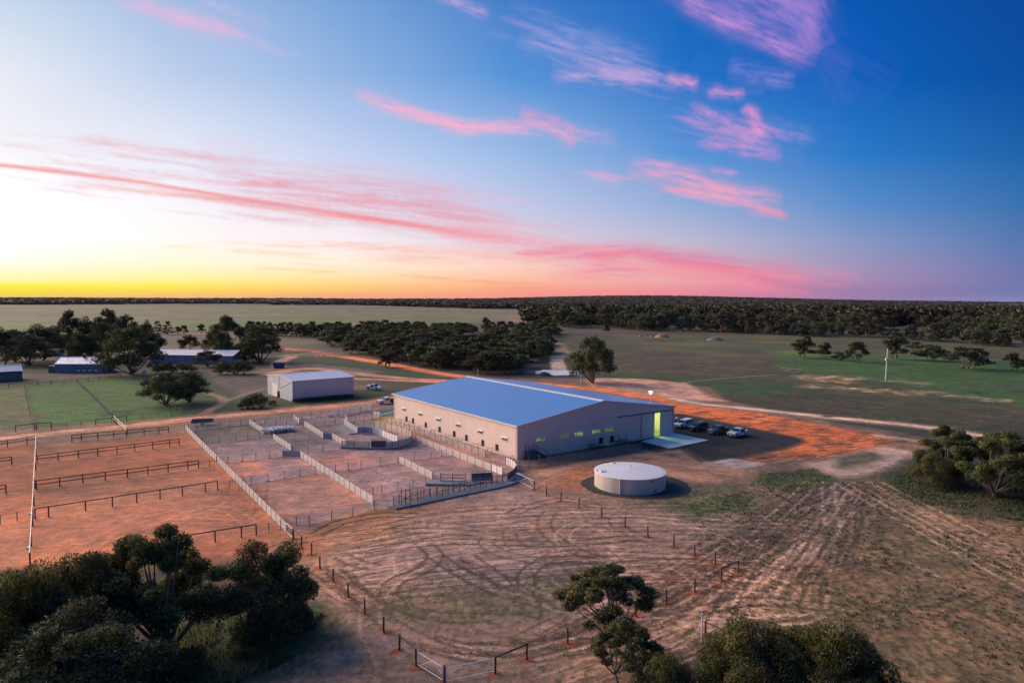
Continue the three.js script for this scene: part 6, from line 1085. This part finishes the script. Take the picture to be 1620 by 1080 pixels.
for (const [px, py, t, w, lab] of [[405, 645, 620, 46, 'dark bush beside the farm road left of the grey shed'], [388, 646, 628, 30, 'low bush left of the dark bush by the farm road'], [262, 590, 573, 44, 'rounded hedge bush below the long shed'], [292, 589, 573, 46, 'hedge bush in the middle of the row below the long shed'], [352, 592, 570, 34, 'dark hedge bush below the long shed wall'], [380, 592, 568, 48, 'large hedge bush nearest the blue skip'], [232, 612, 598, 22, 'small bush left of the paddock trees'], [862, 594, 588, 22, 'dark low bush at the edge of the pond'], [430, 640, 633, 20, 'small weedy bush at the corner of the grey shed']])
  plantPx('shrub', lab, 'shrub', bush, px, py, t, w, 'shrubs round the farm');
for (let i = 0; i < 16; i++) plantPx('shrub', 'small weed tuft along the foot of the grey shed wall', 'shrub', bush, 466 + i * 6.0, 637 - i * 0.55, 633.4 - i * 0.5 - rnd() * 1.5, 8 + rnd() * 5, 'weeds along the grey shed');
for (const [px, py, t, w] of [[249, 527, 506, 17], [265, 529, 506, 20]]) plantPx('pine_tree', 'dark conical pine at the edge of the pale field', 'tree', pine, px, py, t, w, 'pair of pines');
for (const [px, py, t, w] of [[281, 528, 516, 12], [291, 529, 514, 14], [318, 527, 512, 14]]) plantPx('mallee_tree', 'small open tree at the edge of the pale field', 'tree', mallee[0], px, py, t, w, 'small trees at the field edge');
for (let i = 0; i < 13; i++) plantPx('mallee_tree', 'dark rounded tree in the windbreak row before the pale field', 'tree', i % 2 ? pine : mallee[1], 392 + i * 8.2 + rnd() * 3, 529.5 + rnd() * 2, 506 + rnd() * 5, 13 + rnd() * 6, 'windbreak row');
for (const [px, py, t, w, k, lab] of [[1270, 566, 536, 42, 0, 'layered tree with low branches in the green pasture'], [1300, 564, 544, 26, 2, 'tree touching the layered tree in the green pasture'], [1307, 566, 541, 17, 0, 'thin open sapling in the green pasture'], [1328, 570, 556, 29, 1, 'round bush like tree in the green pasture'], [1355, 573, 539, 38, 0, 'umbrella shaped tree left of the power pole'], [1416, 568, 530, 42, 0, 'dark layered tree behind the power pole'], [1447, 554, 540, 28, 1, 'small dark tree behind the pair of umbrella trees'], [1474, 571, 544, 58, 1, 'dome shaped tree right of the power pole'], [1531, 584, 548, 72, 0, 'wide flat topped tree with pale trunk in the green pasture'], [1607, 586, 556, 36, 2, 'tree at the outer edge of the green pasture'], [1552, 574, 560, 28, 2, 'small tree tucked behind the wide flat topped tree'], [1276, 548, 530, 18, 1, 'little tree before the far bush'], [959, 526, 512, 12, 2, 'lone small tree in the brown pasture']])
  plantPx('mallee_tree', lab, 'tree', mallee[k], px, py, t, w, 'scattered pasture trees');
plantPx('mallee_tree', 'umbrella shaped tree rising above the bush against the pale field', 'tree', mallee[0], 768.5, 526, 501, 15);
// bush belt behind the blue roof: single trees, front ones first
function inPoly(x, y, p) { let c = false; for (let i = 0, j = p.length - 1; i < p.length; j = i++) if ((p[i][1] > y) !== (p[j][1] > y) && x < (p[j][0] - p[i][0]) * (y - p[i][1]) / (p[j][1] - p[i][1]) + p[i][0]) c = !c; return c; }
function scatter(poly, n, minD, seed, avoid) { // random feet inside a polygon of pixels, even over the ground
  const r = RNG(seed), out = [], xs = poly.map((p) => p[0]), ys = poly.map((p) => p[1]); let tries = 0;
  while (out.length < n && tries++ < n * 90) { const px = lerp(Math.min(...xs), Math.max(...xs), r()), py = lerp(Math.min(...ys), Math.max(...ys), r()); if (!inPoly(px, py, poly) || (avoid && avoid(px, py))) continue; const g = P(px, py); if (out.some((q) => Math.hypot(q.g.x - g.x, q.g.z - g.z) < minD(g))) continue; out.push({ px, py, g, u: r(), v: r(), w: r() }); }
  return out;
}
{
  const poly = [[476, 534], [520, 545], [548, 560], [600, 566], [640, 576], [700, 584], [760, 592], [830, 592], [858, 588], [868, 572], [858, 556], [870, 540], [888, 528], [880, 516], [830, 520], [700, 521], [600, 518], [520, 520], [478, 524]];
  const list = scatter(poly, 290, (g) => 4.0 + (-g.z - 250) * 0.012, 555, (x, y) => (x > 728 && x < 770 && y > 530 && y < 545) || (x > 820 && y > 574)).sort((a, b) => b.py - a.py);
  for (const s of list) { const h = 6.0 + s.u * 4.0, w = 9.5 + s.v * 5.5; plant('bush_tree', 'dark dense bush tree in the thicket behind the blue roof', 'tree', s.w < 0.42 ? mallee[1] : s.w < 0.72 ? mallee[2] : mallee[0], s.g, h, w, s.u * 6.28, 'thicket behind the blue roof'); }
}
{ // front ranks of the forest on the right
  const poly = [[836, 517], [900, 520], [960, 518], [1010, 524], [1050, 530], [1180, 536], [1260, 535], [1330, 533], [1400, 535], [1480, 541], [1560, 546], [1640, 552], [1680, 550], [1680, 514], [1400, 511], [1100, 509], [836, 506]];
  const list = scatter(poly, 290, (g) => 7.0 + (-g.z - 400) * 0.010, 777, (x, y) => { const g = P(x, y); return fbm(g.x / 70 + 3, g.z / 90, 3) < 0.43; });
  for (const s of list) { const back = -s.g.z > 620, h = (back ? 13 + s.u * 6 : 8 + s.u * 8) * (s.v > 0.88 ? 1.35 : 1), w = back ? 14 + s.v * 7 : 12 + s.v * 7; plant('forest_tree', 'dark forest tree in the belt beyond the pasture', 'tree', s.w < 0.4 ? wild[0] : s.w < 0.7 ? wild[1] : wild[2], s.g, h, w, s.v * 6.28, 'forest belt beyond the pasture'); }
}
// the far forest: one mass
const clumpGeo = makeTree(901, { H: 1, R: 0.6, bare: 0.05, clumps: 8, leaves: 190, size: 0.34, rc: 0.42, hue: [0.066, 0.07, 0.036], limbs: 0, hollow: 0.35 }).crown;
const clumpFar = makeTree(902, { H: 1, R: 0.75, bare: 0.0, clumps: 5, leaves: 80, size: 0.6, rc: 0.5, hue: [0.062, 0.06, 0.042], limbs: 0, hollow: 0.4 }).crown;
function wood(name, label, geo, pts) {
  const im = new THREE.InstancedMesh(geo, farLeafM, pts.length); im.name = numbered(name); const o = new THREE.Object3D();
  pts.forEach((p, i) => { o.position.set(p.x, p.y || 0, p.z); o.scale.set(p.w, p.h, p.w); o.rotation.y = p.t; o.updateMatrix(); im.setMatrixAt(i, o.matrix); }); im.castShadow = im.receiveShadow = true; tag(im, label, 'forest', null, 'stuff'); scene.add(im); return im;
}
{
  const r = RNG(31), pts = [], far = [], field = [[-400, 481.5], [560, 482.5], [700, 486], [832, 491], [832, 530], [-400, 560]], clear = [[1548, 484], [1640, 484], [1640, 489], [1560, 488]];
  const pix = new THREE.Vector3(), ok = (x, z) => { pix.set(x, 0, z).project(camera); const px = (pix.x + 1) * 810, py = (1 - pix.y) * 540; return !inPoly(px, py, field) && !inPoly(px, py, clear); };
  let n = 0; while (pts.length < 5200 && n++ < 40000) { const d = 800 * Math.pow(3.2, r()), x = (r() - 0.3) * 1.9 * d; if (x < -0.1 * d || !ok(x, -d)) continue; if (fbm(x / 160 + 9, d / 260, 3) < 0.42) continue; pts.push({ x, z: -d, w: 17 + r() * 10, h: 11 + r() * 10, t: r() * 6.28 }); }
  n = 0; while (far.length < 26000 && n++ < 200000) { const d = 2200 * Math.pow(5, r()), x = (r() - 0.5) * 2.1 * d, left = x < -0.02 * d, band = fbm(x / 700 + 50, d / 900, 3); if (!ok(x, -d)) continue; if (left && (band < 0.53 || r() < 0.5)) continue; far.push({ x, z: -d, y: hill(x, d) - 1, w: 22 + r() * 26, h: 10 + r() * 8, t: r() * 6.28 }); }
  wood('far_forest', 'dense dark forest stretching behind the pasture', clumpGeo, pts); wood('distant_bush', 'dark bush covering the plain to the horizon', clumpFar, far);
}

// ------------------------------------------------------------------ thin grass and weeds in the foreground, haze
{
  const blade = []; const r = RNG(5); const pos = [], nor = [], col = [], idx = [];
  for (let i = 0; i < 9; i++) { const a = r() * 6.28, h = 0.12 + r() * 0.2, l = 0.10 + r() * 0.22, w = 0.025 + r() * 0.02, cx = (r() - 0.5) * 0.3, cz = (r() - 0.5) * 0.3, b = pos.length / 3, px = -Math.sin(a) * w, pz = Math.cos(a) * w, v = 0.7 + 0.6 * r();
    pos.push(cx - px, 0, cz - pz, cx + px, 0, cz + pz, cx + Math.cos(a) * l, h, cz + Math.sin(a) * l); for (let k = 0; k < 3; k++) { nor.push(0, 1, 0); col.push(v, v, v); } idx.push(b, b + 1, b + 2); }
  const g = new THREE.BufferGeometry(); g.setAttribute('position', new THREE.Float32BufferAttribute(pos, 3)); g.setAttribute('normal', new THREE.Float32BufferAttribute(nor, 3)); g.setAttribute('color', new THREE.Float32BufferAttribute(col, 3)); g.setIndex(idx);
  const gm = new THREE.MeshStandardMaterial({ vertexColors: true, roughness: 0.9, side: THREE.DoubleSide });
  const spread = (name, label, poly, n, cols, seed, thr, sc) => {
    const q = RNG(seed), pts = [], xs = poly.map((p) => p[0]), ys = poly.map((p) => p[1]); let t = 0;
    const c = poly.map((p) => P(...p)), x0 = Math.min(...c.map((p) => p.x)), x1 = Math.max(...c.map((p) => p.x)), z0 = Math.min(...c.map((p) => p.z)), z1 = Math.max(...c.map((p) => p.z)), cp = c.map((p) => [p.x, p.z]);
    while (pts.length < n && t++ < n * 12) { const x = lerp(x0, x1, q()), z = lerp(z0, z1, q()); if (!inPoly(x, z, cp) || fbm(x * 0.22 + seed, z * 0.22, 3) + 0.25 * (q() - 0.5) < thr) continue; pts.push([x, z]); }
    const im = new THREE.InstancedMesh(g, gm, pts.length), o = new THREE.Object3D(), k = new THREE.Color(); im.name = numbered(name);
    pts.forEach(([x, z], i) => { const s = sc * (0.6 + q() * 0.9); o.position.set(x, 0, z); o.scale.set(s * 1.3, s, s * 1.3); o.rotation.y = q() * 6.28; o.updateMatrix(); im.setMatrixAt(i, o.matrix); const cc = cols[Math.floor(q() * cols.length)]; im.setColorAt(i, k.setRGB(...cc)); });
    im.castShadow = im.receiveShadow = true; tag(im, label, 'grass', null, 'stuff'); scene.add(im);
  };
  const dry = [[0.20, 0.15, 0.09], [0.12, 0.105, 0.05], [0.28, 0.21, 0.14]], grn = [[0.07, 0.10, 0.03], [0.10, 0.12, 0.045], [0.05, 0.07, 0.025]];
  spread('thin_grass', 'sparse dry grass tufts on the open ground below the car park', [[1090, 800], [1200, 770], [1340, 760], [1440, 770], [1700, 860], [1800, 1110], [1200, 1110], [1120, 950]], 2600, [...dry, ...dry, ...grn], 11, 0.42, 0.8);
  spread('thin_grass', 'green weeds between the tank and the orange earth', [[1200, 750], [1290, 742], [1330, 760], [1270, 785], [1100, 815], [1080, 800], [1180, 775]], 450, [...grn, ...dry], 13, 0.45, 0.8);
  spread('thin_grass', 'shaded green undergrowth below the near gum trees', [[250, 1000], [420, 960], [510, 970], [480, 1030], [380, 1080], [250, 1090]], 2200, grn, 14, 0.40, 1.0);
  spread('thin_grass', 'dark undergrowth below the gums right of the wheel tracks', [[1400, 758], [1470, 735], [1690, 770], [1690, 835], [1560, 815], [1440, 790]], 1800, [...grn, dry[1]], 15, 0.36, 1.0);
}
scene.fog = new THREE.FogExp2(new THREE.Color(0.78, 0.66, 0.74), 0.00001);

renderer.render(scene, camera);
